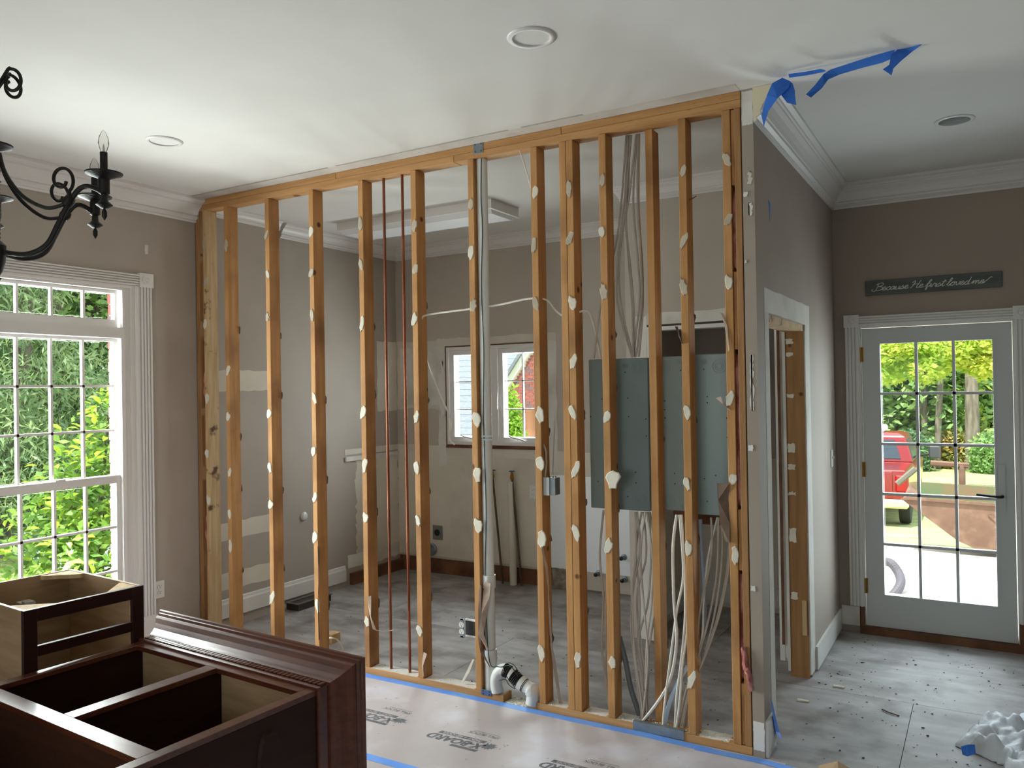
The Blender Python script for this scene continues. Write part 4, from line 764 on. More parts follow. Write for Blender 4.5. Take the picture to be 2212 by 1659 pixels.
for s_ in lines:
    P = smooth_path([(sx0+(sx1-sx0)*.05+(u+.2)*sc, L-.021, sz0+(sz1-sz0)*.3+v*hz) for u, v in s_], 5)
    obj('letter_stroke', MB().tube(P, .0022, 5), LETTER, sg)
# ------------------------------------------------------------------ wall cabinet lying on its back
def frame_fn(o, ux, uy):
    ux = np.array(ux, float); ux /= np.linalg.norm(ux); uy = np.array(uy, float); uy /= np.linalg.norm(uy)
    return lambda p: (o[0]+ux[0]*p[0]+uy[0]*p[1], o[1]+ux[1]*p[0]+uy[1]*p[1], o[2]+p[2])
HF = .66
Bc, Cc = at(310, 1383, 2, HF), at(691, 1488, 2, HF)
du = Cc-Bc; CW = float(np.linalg.norm(du[:2])); du /= CW; dv = np.array([-du[1], du[0], 0])   # u across, v towards the crown end, w up
T1 = frame_fn(Bc, du[:2], dv[:2]); CD = .33; CH = 1.25
wc = empty('wall_cabinet', (*T1((CW/2, -CH/2, 0))[:2], HF-CD), 'dark cherry wall cabinet lying on its back, crown moulding towards the studs', 'cabinet')
def cb(name, x0, x1, y0, y1, z0, z1, mat, parent=wc, bevel=.0015): return obj(name, MB(T1).box(x0, x1, y0, y1, z0, z1), mat, parent, bevel=bevel)
st = .045
cb('stile', 0, st, -CH, 0, -.02, 0, CHERRY); cb('stile', CW-st, CW, -CH, 0, -.02, 0, CHERRY)
u0 = CW*.475; cb('center_stile', u0, u0+.06, -.59, -.055, -.02, -.0004, CHERRY)
cb('rail', st, CW-st, -.055, 0, -.02, -.0002, CHERRY); cb('rail', st, CW-st, -.65, -.59, -.02, -.0002, CHERRY); cb('rail', st, CW-st, -CH, -CH+.05, -.02, -.0002, CHERRY)
cb('side_panel', 0, .016, -CH, 0, -CD, -.02, CHERRY_SHADED); cb('side_panel', CW-.016, CW, -CH, 0, -CD, -.02, CHERRY_SHADED)
cb('top_panel', .016, CW-.016, -.016, 0, -CD, -.02, MAPLE); cb('bottom_panel', .016, CW-.016, -CH, -CH+.016, -CD, -.02, MAPLE)
cb('back_panel', .016, CW-.016, -CH+.016, -.016, -CD, -CD+.008, MAPLE); cb('shelf', .016, CW-.016, -.63, -.612, -CD+.01, -.021, BROWNC); cb('divider', u0+.02, u0+.036, -.61, -.017, -CD+.01, -.021, CHERRY_SHADED)
cb('inner_liner', .016, .02, -.61, -.017, -CD+.01, -.021, CHERRY_SHADED)
# crown: profile (out from the face, along v)
CP = [(0, -.016), (.007, -.016), (.010, -.010), (.010, -.003), (.004, .0), (.004, .034), (.012, .036), (.016, .042), (.020, .052), (.030, .068), (.046, .084), (.062, .096), (.068, .102), (.068, .110), (.077, .114), (.077, .124), (.084, .128), (.086, .136), (0, .136)]
def crown_ring(corner):
    ring = []
    for o, v in CP:
        u, w = {0: (-o, -CD), 1: (-o, o), 2: (CW+o, o), 3: (CW+o, -CD)}[corner]; ring.append((u, v, w))
    return ring
cr = obj('crown_moulding', MB(T1).loft([crown_ring(i) for i in range(4)]), CHERRY, wc)
nd = 46; dm = None
for i in range(nd):
    x = i*CW/nd
    p = T1((x+CW/nd/2, .015, .0135))
    if dm is None:
        dm = obj('dentil', MB(T1).box(x+.003, x+CW/nd-.003, .003, .031, .0035, .0125), CHERRY, wc)
        base = LOC[dm.name].copy(); p0 = np.array(T1((CW/nd/2, .015, .0135)))
    else: copy(dm, base+np.array(p)-p0, wc)
cb('side_moulding', CW, CW+.012, -CH, -.012, -CD, -CD+.03, CHERRY_SHADED)
obj('side_applique', MB(T1).loft([[(CW+.0, -.22+.05*math.cos(a)*k, -.17+.12*math.sin(a)*k) for a in [2*PI*i/20 for i in range(20)]] if j == 0 else [(CW+.01, -.22+.05*math.cos(a)*k, -.17+.12*math.sin(a)*k) for a in [2*PI*i/20 for i in range(20)]] for j, k in ((0, 1), (1, .85))]), CHERRY_SHADED, wc)
for x, y in ((.4, -.03), (.62, -.02), (.75, -.035), (.86, -.025), (.93, -.04)): obj('screw_head', MB(T1).box(x-.003, x+.003, y-.003, y+.003, 0, .0012), BRASS, wc)
# carcass it rests on
T1b = frame_fn(np.array([*T1((.12, -.25, 0))[:2], 0]), du[:2], dv[:2])
sb = empty('base_carcass', (*T1b((.4, -.4, 0))[:2], 0), 'dark cabinet carcass underneath the cabinet lying on its back', 'cabinet')
for n, a in (('side_panel', (0, .018, -.95, 0, 0, HF-CD-.001)), ('side_panel', (CW-.258, CW-.24, -.95, 0, 0, HF-CD-.001)), ('end_panel', (.018, CW-.258, -.018, 0, 0, HF-CD-.001)), ('end_panel', (.018, CW-.258, -.95, -.932, 0, HF-CD-.001)), ('top_panel', (.018, CW-.258, -.932, -.018, HF-CD-.02, HF-CD-.001))): obj(n, MB(T1b).box(*a), CHERRY_SHADED, sb)
# ------------------------------------------------------------------ base cabinet standing behind it
ZC = .88
FL, FR, BR_ = at(50, 1321, 2, ZC), at(310, 1264, 2, ZC), at(144, 1230, 2, ZC)
fu = FR-FL; BW = float(np.linalg.norm(fu[:2])); fu /= BW; fd = np.array([-fu[1], fu[0], 0]); BD = float(np.linalg.norm((BR_-FR)[:2]))
T2 = frame_fn(np.array([FL[0], FL[1], 0]), fu[:2], fd[:2])
bc = empty('base_cabinet', (*T2((BW/2, BD/2, 0))[:2], 0), 'open maple base cabinet with a dark cherry drawer frame, standing by the window', 'cabinet')
def c2(name, x0, x1, y0, y1, z0, z1, mat, bevel=.001): return obj(name, MB(T2).box(x0, x1, y0, y1, z0, z1), mat, bc, bevel=bevel)
sw2 = .05
for a in ((0, sw2), (BW-sw2, BW)): c2('stile', *a, -.001, .019, .1, ZC, CHERRY_SHADED)
zr = [(ZC-.05, ZC), (ZC-.185, ZC-.145), (ZC-.34, ZC-.30), (ZC-.5, ZC-.46), (.1, .14)]
for a in zr: c2('rail', sw2, BW-sw2, -.001, .019, *a, CHERRY_SHADED)
c2('side_panel', 0, .014, .019, BD, 0, ZC-.001, MAPLE); c2('side_panel', BW-.014, BW, .019, BD, 0, ZC-.001, MAPLE); c2('back_panel', .014, BW-.014, BD-.012, BD, 0, ZC-.001, MAPLE); c2('floor_panel', .014, BW-.014, .019, BD-.012, .1, .115, MAPLE)
c2('toe_kick', .014, BW-.014, .07, .085, 0, .1, CHERRY_SHADED)
for x, y, sx, sy in ((.014, .019, 1, 1), (BW-.014, .019, -1, 1), (.014, BD-.012, 1, -1), (BW-.014, BD-.012, -1, -1)):
    obj('corner_block', MB(T2).prism([(x, y), (x+sx*.13, y), (x+sx*.13, y+sy*.012), (x+sx*.012, y+sy*.13), (x, y+sy*.13)] if sx*sy > 0 else [(x, y), (x, y+sy*.13), (x+sx*.012, y+sy*.13), (x+sx*.13, y+sy*.012), (x+sx*.13, y)], lambda u, v, w: (u, v, w), ZC-.022, ZC-.004), PALE, bc)
for z in (ZC-.12, ZC-.27): obj('slide_bracket', MB(T2).box(BW*.48, BW*.60, BD-.07, BD-.012, z-.02, z+.02).box(BW*.48, BW*.50, BD-.1, BD-.07, z-.03, z+.03), WHITE, bc); 
for z in (ZC-.12, ZC-.27): c2('slide_block', BW-.03, BW-.014, .03, .06, z-.012, z+.03, PALE)
# ------------------------------------------------------------------ chandelier
CX, CY = 1.998, -2.329; RS = .352/.425
ch = empty('chandelier', (CX, CY, 2.1), 'black wrought-iron candle chandelier hanging before the window', 'chandelier')
def pol(a, r, z): return (CX+r*RS*math.cos(a), CY+r*RS*math.sin(a), z)
obj('canopy', MB().lathe([(.001, 3.049), (.062, 3.049), (.064, 3.035), (.05, 3.02), (.02, 3.005), (.008, 2.99)], (CX, CY, 0), 24), IRON, ch, smooth=True)
obj('stem', MB().tube([(CX, CY, 2.74), (CX, CY, 2.995)], .005, 8), IRON, ch, smooth=True)
cz = smooth_path([(CX, CY, 2.12), (CX, CY, 2.3), (CX, CY, 2.5), (CX, CY, 2.76)], 30)
obj('column', MB().tube(cz, [.016+.003*(i % 2) for i in range(len(cz))], 12), IRON, ch, smooth=True)
obj('hub', MB().lathe([(.01, 2.08), (.022, 2.10), (.032, 2.135), (.034, 2.185), (.02, 2.2)], (CX, CY, 0), 20), IRON, ch, smooth=True)
obj('finial', MB().lathe([(.002, 2.02), (.014, 2.04), (.008, 2.06), (.02, 2.08)], (CX, CY, 0), 16), IRON, ch, smooth=True)
def spiral(c, r0, r1, a0, a1, n=26): return [(c[0]+(r0+(r1-r0)*i/n)*math.cos(a0+(a1-a0)*i/n), c[1]+(r0+(r1-r0)*i/n)*math.sin(a0+(a1-a0)*i/n)) for i in range(n+1)]
bulbs = []
for k in range(6):
    a = math.radians(32.25+60*k); AR2 = .425
    arm = smooth_path([pol(a, .02, 2.165), pol(a, .12, 2.155), pol(a, .20, 2.185), pol(a, .245, 2.25), pol(a, .285, 2.315), pol(a, .33, 2.365), pol(a, .37, 2.372), pol(a, AR2, 2.352)], 6)
    obj('arm', MB().tube(arm, .0085, 8), IRON, ch, smooth=True)
    br_ = [pol(a, .02, 2.50), pol(a, .045, 2.42), pol(a, .11, 2.345), pol(a, .20, 2.305), pol(a, .27, 2.315)]
    sp = spiral((.262, 2.395), .048, .018, -.9, 6.0)
    obj('brace', MB().tube(smooth_path(br_, 6), .0065, 8), IRON, ch, smooth=True)
    obj('scroll', MB().tube(smooth_path([pol(a, .292, 2.325)]+[pol(a, r, z) for r, z in sp], 2), .0055, 8), IRON, ch, smooth=True)
    obj('arm_wrap', MB().tube([pol(a, .278, 2.312), pol(a, .288, 2.326), pol(a, .298, 2.338)], [.015, .019, .015], 10), IRON, ch, smooth=True)
    tcs = spiral((.075, 2.715), .042, .02, 1.9, -4.2)
    obj('top_scroll', MB().tube(smooth_path([pol(a, .015, 2.69)]+[pol(a, r, z) for r, z in tcs], 2), .0055, 8), IRON, ch, smooth=True)
    c = pol(a, AR2, 0)
    cupo = obj('candle_cup', MB().lathe([(.001, 2.262), (.008, 2.275), (.008, 2.29), (.003, 2.3), (.012, 2.302), (.026, 2.312), (.012, 2.325), (.01, 2.345), (.017, 2.35), (.017, 2.395), (.02, 2.398), (.056, 2.412), (.057, 2.416), (.02, 2.405), (.001, 2.405)], c, 20), IRON, ch, smooth=True)
    obj('candle_sleeve', MB().lathe([(.0115, 2.405), (.0115, 2.483), (.001, 2.484)], c, 14), IRON, cupo, smooth=True)
    obj('bulb', MB().lathe([(.008, 2.484), (.012, 2.495), (.0165, 2.512), (.014, 2.532), (.007, 2.548), (.001, 2.556)], c, 14), BULB, cupo, smooth=True)
    obj('bulb_stem', MB().lathe([(.004, 2.484), (.003, 2.5), (.001, 2.51)], c, 8), WHITE, cupo)
# ------------------------------------------------------------------ plastic sheet, cardboard, debris
def crumple(name, outline, zf, mat, label, cat, seed, n=40):
    r = np.random.RandomState(seed); xs = [p[0] for p in outline]; ysx = [p[1] for p in outline]
    x0, x1, y0, y1 = min(xs), max(xs), min(ysx), max(ysx); mb = MB(); idx = {}; vs = []; fs = []
    def inside(x, y):
        c = False; j = len(outline)-1
        for i in range(len(outline)):
            (xi, yi), (xj, yj) = outline[i], outline[j]
            if (yi > y) != (yj > y) and x < (xj-xi)*(y-yi)/(yj-yi)+xi: c = not c
            j = i
        return c
    def edge(x, y):
        return min(math.hypot(x-(ax+(bx-ax)*t), y-(ay+(by-ay)*t)) for (ax, ay), (bx, by) in zip(outline, outline[1:]+outline[:1]) for t in [max(0, min(1, ((x-ax)*(bx-ax)+(y-ay)*(by-ay))/((bx-ax)**2+(by-ay)**2)))])
    pr = [(r.uniform(0, 6.28), r.uniform(0, PI), r.uniform(10, 44)) for _ in range(7)]
    O = [np.array(p) for p in outline]; D = []
    for p, q in zip(O, O[1:]+O[:1]): D += [p+(q-p)*t/6 for t in range(6)]
    D = [p+r.uniform(-.008, .008, 2) for p in D]; c0 = sum(D)/len(D); m_ = len(D); K_ = 22
    for k in range(K_+1):
        f = k/K_
        for d_ in D:
            x, y = d_+(c0-d_)*f; hh = sum(abs(math.sin(w*(x*math.cos(t)+y*math.sin(t))+ph)) for ph, t, w in pr)/7
            vs.append((x, y, .004+zf*(1-(1-min(1, f/.30))**2)*(.15+1.5*hh*hh)))
    for k in range(K_):
        for j in range(m_): fs.append((k*m_+j, k*m_+(j+1) % m_, (k+1)*m_+(j+1) % m_, (k+1)*m_+j))
    mb.add(vs, fs); o = obj(name, mb, mat, label=label, cat=cat, smooth=True)
    m = o.modifiers.new('thickness', 'SOLIDIFY'); m.thickness = .002; m.offset = 1; return o
G = lambda px, py: tuple(at(px, py, 2, 0)[:2])
ps = crumple('plastic_sheet', [G(2062, 1612), G(2090, 1585), G(2110, 1575), G(2120, 1552), G(2150, 1548), G(2170, 1560), G(2212, 1545), (5.35, 1.0), (5.5, .6), (5.3, .25), (4.98, .2), G(2175, 1700), G(2165, 1655), G(2120, 1635)], .065, PLASTIC, 'crumpled milky plastic sheet on the hall floor', 'plastic sheet', 3, 56)
tpz = [at(2076, 1612, 2, .075), at(2092, 1608, 2, .085), at(2106, 1608, 2, .085)]; tpb = [at(2079, 1630, 2, .045), at(2090, 1634, 2, .05), at(2108, 1628, 2, .06)]
obj('masking_tape', MB().ribbon(tpz, tpb, .0015, (0, -1, 0)), TAPE, label='scrap of blue tape stuck to the plastic sheet', cat='tape')
a, b, c_ = at(1770, 1655, 2, .005), at(1810, 1646, 2, .06), at(1850, 1665, 2, .02)
obj('cardboard_flap', MB().loft([[tuple(a), (a[0]+.02, a[1]-.3, .006), (a[0]+.02, a[1]-.3, .01), (a[0], a[1], .009)], [tuple(b), (b[0]+.06, b[1]-.35, .03), (b[0]+.06, b[1]-.35, .034), (b[0], b[1], b[2]+.004)], [(c_[0]+.05, c_[1]-.02, .003), (c_[0]+.1, c_[1]-.35, .003), (c_[0]+.1, c_[1]-.35, .006), (c_[0]+.05, c_[1]-.02, .007)]]), M('cardboard', (176, 146, 112), rough=.9), label='bent corner of brown cardboard on the floor below the wall end', cat='cardboard')
def scatter(name, regions, n, smin, smax, mat, label, seed, cat='debris', z0=.001):
    r = random.Random(seed); mb = MB()
    for _ in range(n):
        x0, x1, y0, y1 = r.choice(regions); x, y = r.uniform(x0, x1), r.uniform(y0, y1); a = r.uniform(0, PI); s1 = r.uniform(smin, smax); s2 = s1*r.uniform(.25, .8); h = min(s1, .008)*r.uniform(.2, .6)
        q = [(s1*math.cos(a+t)*r.uniform(.6, 1), s2*math.sin(a+t)*r.uniform(.6, 1)) for t in (0, 1.4, 2.9, 4.4)]
        mb.loft([[(x+u, y+v, z0) for u, v in q], [(x+u*.7, y+v*.7, z0+h) for u, v in q]])
    return obj(name, mb, mat, label=label, cat=cat, kind='stuff')
KR_ = [(0, 2.6, .15, 2.2), (2.7, 3.7, .15, 1.3), (0, 3.7, .12, 1.2)]; HR = [(3.9, 5.6, -.0, 2.1), (3.9, 5.2, .2, 1.8)]
scatter('floor_debris', KR_+HR*2, 420, .002, .009, M('dark_chip', (74, 66, 60), rough=.9), 'dark chips and grit strewn over the subfloor', 1)
scatter('plaster_crumbs', KR_+HR, 220, .002, .007, MUD, 'white plaster crumbs strewn over the subfloor', 2)
scatter('plaster_crumbs', [(.2, 3.75, -.75, -.08)], 110, .002, .007, MUD, 'white plaster crumbs strewn over the floor paper', 3, z0=.0036)
scatter('plaster_crumbs', [(.1, 2.44, .005, .085), (2.64, 3.7, .005, .085), (3.2, 3.7, .005, .085)], 420, .002, .009, MUD, 'white drywall crumbs lying on the bottom plate', 4, z0=.0382)
scatter('plaster_crumbs', [(2.48, 2.61, -.01, .1), (2.5, 2.6, .0, .07)], 150, .006, .02, MUD, 'heap of white rubble in the gap of the bottom plate', 5)
for px, py, lb in ((1812, 1485, 'small white drywall chip on the hall floor near the doorway'), (1735, 1515, 'larger pale splinter on the hall floor below the doorway')):
    p = at(px, py, 2, .0); obj('drywall_chip', MB().prism(ragged(p[0]-.03, p[0]+.03, p[1]-.008, p[1]+.008, .004, 3), lambda u, v, t: (u, v, t), .001, .008), MUD, label=lb, cat='debris')
p = at(1920, 1541, 2, 0); obj('wood_stick', MB().tube([(p[0]-.035, p[1]+.03, .004), (p[0], p[1], .005), (p[0]+.05, p[1]-.02, .004)], .003, 6), BROWNW, label='thin dark stick lying on the hall floor', cat='debris')
# ------------------------------------------------------------------ outdoors
def gz(y): return -.15-.095*max(0, min(y-2.4, 12.5))-.012*max(0, y-14.9)
mb = MB(); gy = [-30, 2.4, 5, 8.8, 14.9, 22, 40, 70]
def strip_ground(name, x0, x1, y0, y1, mat, label, dz=0, z=None, n=10):
    mb = MB(); yy = [y0+(y1-y0)*i/n for i in range(n+1)]
    vs = []; fs = []
    for i, y in enumerate(yy):
        h = (gz(y) if z is None else z)+dz; vs += [(x0, y, h), (x1, y, h)]
        if i: fs.append((2*i-2, 2*i-1, 2*i+1, 2*i))
    mb.add(vs, fs); return obj(name, mb, mat, label=label, kind='structure')
strip_ground('ground_lawn', -60, 60, 2.35, 80, GRASS, 'sunlit lawn sloping away behind the house', n=40)
strip_ground('ground_side_lawn', -60, -4.2, -40, 2.35, GRASS, 'lawn beside the dining window', z=-.55)
strip_ground('ground_neutral_strip', -4.2, -.3, -40, 2.35, M('neutral_bounce_ground', (136, 126, 118), (112, 102, 94), 6, rough=.95), 'added neutral ground strip cutting the green bounce under the dining window', z=-.55)  # added in place of lawn so less green bounces indoors
strip_ground('ground_front', -.3, 60, -60, 2.35, M('neutral_grey_ground', (150, 146, 142), rough=.95), 'ground around the house', z=-.5)  # unseen ground, kept grey so it bounces no green
strip_ground('driveway', .5, 14, 2.5, 10.6, CONC, 'bright concrete driveway outside the glazed door', dz=.02)
# flagstones near the door
r = random.Random(5); fsn = 0
for i in range(5):
    for j in range(3):
        x, y = 4.35+i*.42+r.uniform(-.05, .05)+.15*(j % 2), 3.3+j*.42
        pts = [(x+.2*math.cos(t)*r.uniform(.85, 1.1), y+.2*math.sin(t)*r.uniform(.85, 1.1)) for t in [2*PI*k/7 for k in range(7)]]
        mbf = MB().loft([[(u, v, gz(v)+.02) for u, v in pts], [(u, v, gz(v)+.045) for u, v in pts]]); fsn += 1
        if fsn == 1: ft = empty('flagstone_path', (5.1, 3.7, gz(3.7)), 'irregular pale flagstones on the drive by the door', 'paving')
        obj('flagstone', mbf, FLAG, ft)
# foliage
def leaves(name, centers, radii, n, size, mat, parent, seed, droop=0, aspect=.55, kind='stuff', shell=.55):
    r = np.random.RandomState(seed); c = np.array(centers); rd = np.array(radii); vol = rd.prod(1); pick = r.choice(len(c), n, p=vol/vol.sum())
    d = r.normal(size=(n, 3)); d /= np.linalg.norm(d, axis=1)[:, None]; k = shell+(1-shell)*r.rand(n)**.6
    pos = c[pick]+d*rd[pick]*k[:, None]
    pos += .25*size*r.normal(size=(n, 3))
    ax = r.normal(size=(n, 3)); ax[:, 2] = ax[:, 2]*.5-droop; ax /= np.linalg.norm(ax, axis=1)[:, None]
    nr = r.normal(size=(n, 3)); nr[:, 2] += .6; bi = np.cross(ax, nr); bi /= np.linalg.norm(bi, axis=1)[:, None]
    s = size*(.6+.8*r.rand(n))[:, None]; v = np.stack([pos, pos+ax*s*.5+bi*s*aspect*.5, pos+ax*s, pos+ax*s*.5-bi*s*aspect*.5], 1).reshape(-1, 3)
    loc = v.mean(0); loc[2] = v[:, 2].min(); me = bpy.data.meshes.new(name)
    me.vertices.add(4*n); me.vertices.foreach_set('co', (v-loc).ravel()); me.loops.add(4*n); me.loops.foreach_set('vertex_index', np.arange(4*n))
    me.polygons.add(n); me.polygons.foreach_set('loop_start', np.arange(n)*4); me.polygons.foreach_set('loop_total', np.full(n, 4)); me.update(); me.materials.append(mat)
    o = bpy.data.objects.new(name, me); COL.objects.link(o); LOC[o.name] = loc
    if parent is not None: o.parent = parent; o.location = loc-LOC[parent.name]
    else: o.location = loc
    if kind: o['kind'] = kind
    return o
def tree(name, base, h, rt, crown_, n, size, mat, label, seed, droop=0, group=None, bend=.0, mat2=None, aspect=.55):
    e = empty(name, base, label, 'tree', group); r = random.Random(seed); b = np.array(base, float)
    tp = [b+np.array([0, 0, -.2]), b+np.array([bend*.3, 0, h*.25]), b+np.array([bend, .1, h*.5]), b+np.array([bend*.6, 0, h*.8])]
    obj('trunk', MB().tube(smooth_path(tp, 5), [rt*(1.25-.9*i/15) for i in range(16)], 10), BARK, e, smooth=True)
    cs = [b+np.array(c[:3]) for c in crown_]; rs = [c[3:6] for c in crown_]
    leaves('foliage', cs, rs, n, size, mat, e, seed, droop, aspect)
    if mat2: leaves('foliage', cs, [tuple(np.array(q)*1.04) for q in rs], n//3, size, mat2, e, seed+50, droop, aspect)
    for k in range(5):
        c = cs[k % len(cs)]; st_ = b+np.array([bend*.6, 0, h*r.uniform(.35, .75)]); obj('branch', MB().tube([st_, (st_+c)/2+np.array([0, 0, .15]), c], [rt*.3, rt*.2, rt*.06], 6), BARK, e)
    return e
def cr_(h, w, n, seed, z0=.35, yo=0):
    r = random.Random(seed); return [(r.uniform(-w, w)*.6, yo+r.uniform(-w, w)*.6*(.5 if yo else 1), h*(z0+(1-z0)*r.random()), w*r.uniform(.35, .6), w*r.uniform(.35, .6), h*.12*r.uniform(.8, 1.4)) for _ in range(n)]
# behind the glazed door
g1 = 'trees beyond the back lawn'
def dpt(px, y): q = at(px, 900, 1, y); return (q[0], y, gz(y))
tree('woodland_tree', dpt(2022, 30), 12, .105, cr_(12, 4.0, 18, 1, .2, 3.6), 15000, .26, LEAF_FAR, 'slender pale-barked tree in the middle of the door view', 1, group=g1, bend=.5, mat2=LEAF_LIME)
tree('woodland_tree', dpt(2100, 29.5), 13, .22, cr_(13, 4.2, 18, 2, .2, 3.6), 15000, .27, LEAF_FAR, 'thick-trunked tree on the right of the door view', 2, group=g1)
tree('woodland_tree', dpt(1996, 31.5), 12, .12, cr_(12, 3.8, 16, 3, .2, 3.6), 12000, .27, LEAF_DEEP, 'thin straight tree beside the pale-barked one', 3, group=g1)
tree('woodland_tree', dpt(1920, 33), 13, .25, cr_(13, 4.6, 20, 4, .14), 15000, .28, LEAF_FAR, 'leafy tree behind the red truck', 4, group=g1)
mq = dpt(2250, 22)
tree('maple_tree', mq, 8, .16, [(at(px, py, 1, 22)[0]-mq[0], 0, at(px, py, 1, 22)[2]-mq[2], rx, 1.2, rz) for px, py, rx, rz in ((1910, 770, .8, .45), (1950, 745, .8, .5), (2000, 800, .55, .35), (2060, 760, .9, .5), (2120, 740, .9, .45), (2130, 790, .5, .35), (1915, 810, .4, .25), (2180, 760, .9, .5))], 7000, .17, LEAF_LIME, 'yellow-green maple overhanging the top of the door view', 5, group=g1, mat2=LEAF_LIME)
for i, (px, y) in enumerate(((1860, 38), (1950, 40), (2040, 39), (2130, 38), (2220, 38), (2290, 36), (1780, 37))):
    tree('woodland_tree', dpt(px, y), 16, .3, cr_(16, 5, 18, 20+i, .06), 9000, .55, LEAF_DEEP, '%s dense dark tree from the left at the far woodland edge' % ('second third fourth fifth sixth seventh first'.split()[i]), 20+i, group='dark woodland edge')
for i, (px, y, m, nm) in enumerate(((2066, 30.6, LEAF_ORANGE, 'orange-tinged undergrowth left of the thick trunk'), (2126, 30.4, LEAF_ORANGE, 'orange-tinged undergrowth right of the thick trunk'), (2040, 31.5, LEAF_FAR, 'dark undergrowth between the door-view trunks'), (1960, 29, LEAF_DEEP, 'dark undergrowth behind the truck mirror'), (2150, 29, LEAF_FAR, 'green undergrowth at the right edge of the door view'))):
    b = dpt(px, y); e = empty('undergrowth_shrub', b, nm, 'shrub', 'undergrowth shrubs'); leaves('foliage', [np.array(b)+np.array([0, 0, .6])], [(.9, .8, .9)], 2200, .16, m, e, 60+i, 0); obj('stem', MB().tube([b, (b[0], b[1], b[2]+.8)], .05, 6), BARK, e)
# truck
ty = 14.6; tq_ = at(1962, 1000, 1, ty)[0]; g0 = gz(ty)
tk = empty('pickup_truck', (tq_-.9, ty+2.4, g0), 'red pickup truck parked on the drive, seen from behind', 'truck'); TX = tq_-1.85
def tb(name, x0, x1, y0, y1, z0, z1, m, p=tk, bv=.04): return obj(name, MB().box(TX+x0, TX+x1, ty+y0, ty+y1, g0+z0, g0+z1), m, p, bevel=bv)
obj('bed', MB().loft([[(TX+x, ty+y, g0+z) for x, z in ((.04, .5), (0, .75), (0, 1.05), (.06, 1.2), (1.79, 1.2), (1.85, 1.05), (1.85, .75), (1.81, .5))] for y in (0, 2.0)]), TRUCK, tk, bevel=.02)
obj('cab', MB().loft([[(TX+x, ty+2.0+y, g0+z) for x, z in ((.03, .5), (0, 1.1), (.08, 1.2), (1.77, 1.2), (1.85, 1.1), (1.82, .5))] for y in (0, 2.6)]), TRUCK, tk, bevel=.02)
obj('cab_roof', MB().loft([[(TX+.05, ty+1.95, g0+1.2), (TX+1.8, ty+1.95, g0+1.2), (TX+1.8, ty+4.0, g0+1.2), (TX+.05, ty+4.0, g0+1.2)], [(TX+.22, ty+2.1, g0+1.78), (TX+1.63, ty+2.1, g0+1.78), (TX+1.63, ty+3.4, g0+1.78), (TX+.22, ty+3.4, g0+1.78)], [(TX+.35, ty+2.25, g0+1.85), (TX+1.5, ty+2.25, g0+1.85), (TX+1.5, ty+3.2, g0+1.85), (TX+.35, ty+3.2, g0+1.85)]]), TRUCK, tk, bevel=.02)
obj('rear_window', MB().loft([[(TX+.3, ty+1.95, g0+1.28), (TX+1.55, ty+1.95, g0+1.28), (TX+1.42, ty+2.06, g0+1.7), (TX+.43, ty+2.06, g0+1.7)], [(TX+.3, ty+1.99, g0+1.28), (TX+1.55, ty+1.99, g0+1.28), (TX+1.42, ty+2.1, g0+1.7), (TX+.43, ty+2.1, g0+1.7)]]), DGLASS, tk)
obj('side_window', MB().loft([[(TX+1.80, ty+2.2, g0+1.26), (TX+1.80, ty+3.6, g0+1.26), (TX+1.66, ty+3.2, g0+1.7), (TX+1.66, ty+2.3, g0+1.7)], [(TX+1.76, ty+2.2, g0+1.26), (TX+1.76, ty+3.6, g0+1.26), (TX+1.62, ty+3.2, g0+1.7), (TX+1.62, ty+2.3, g0+1.7)]]), DGLASS, tk)
tb('tailgate', .3, 1.55, -.02, .02, .62, 1.17, TRUCK, bv=.01); tb('tail_light', 1.6, 1.82, -.025, .03, .75, 1.1, M('tail_lamp', (150, 10, 16), rough=.2)); tb('tail_light', .03, .25, -.025, .03, .75, 1.1, M('tail_lamp_b', (150, 10, 16), rough=.2))
tb('bumper', .0, 1.85, -.12, .02, .42, .6, M('cream_bumper', (206, 190, 160), rough=.4)); tb('decal_stripe', 1.851, 1.856, .9, 1.9, .62, .8, M('tan_stripe', (222, 196, 140), rough=.5), bv=0)
for x in (.02, 1.6):
    for y in (.75, 3.7): obj('wheel', MB().lathe([(.2, 0), (.36, .02), (.38, .06), (.38, .19), (.36, .23), (.2, .25)], (TX+x, ty+y, g0+.38), 24, 0), TIRE, tk, smooth=True)
obj('mirror', MB().tube([(TX+1.83, ty+3.3, g0+1.25), (TX+2.12, ty+3.3, g0+1.3)], .03, 6), BLACK, tk); tb('mirror_head', 2.05, 2.3, 3.25, 3.33, 1.2, 1.5, M('mirror_shell', (70, 70, 78), rough=.3), bv=.03)
tb('roof_rack', .4, 1.2, 2.4, 3.0, 1.86, 2.02, M('white_load', (230, 226, 226), rough=.6), bv=.04)
# hopper
hy = 9.6; hx = at(1949, 1080, 1, hy)[0]; hg = gz(hy)
hp = empty('dump_hopper', (hx+1.6, hy+.6, hg), 'open brown steel dump hopper on the drive', 'hopper')
def hw(pts, y0, y1, mat, name): return obj(name, MB().prism(pts, lambda u, v, w: (hx+u, hy+w, hg+v), y0, y1), mat, hp)
side = [(0, .78), (.08, .80), (3.4, .70), (3.4, .05), (.95, .12), (.72, .22)]
hw(side, 0, .03, RUST, 'side_plate'); hw([(u, v+.12 if v > .5 else v) for u, v in side], 1.25, 1.28, HGREEN, 'side_plate')
obj('end_plate', MB().loft([[(hx, hy+.03, hg+.78), (hx, hy+1.25, hg+.86), (hx+.04, hy+1.25, hg+.86), (hx+.04, hy+.03, hg+.78)], [(hx+.72, hy+.03, hg+.22), (hx+.72, hy+1.25, hg+.22), (hx+.78, hy+1.25, hg+.22), (hx+.78, hy+.03, hg+.22)]]), RUST, hp)
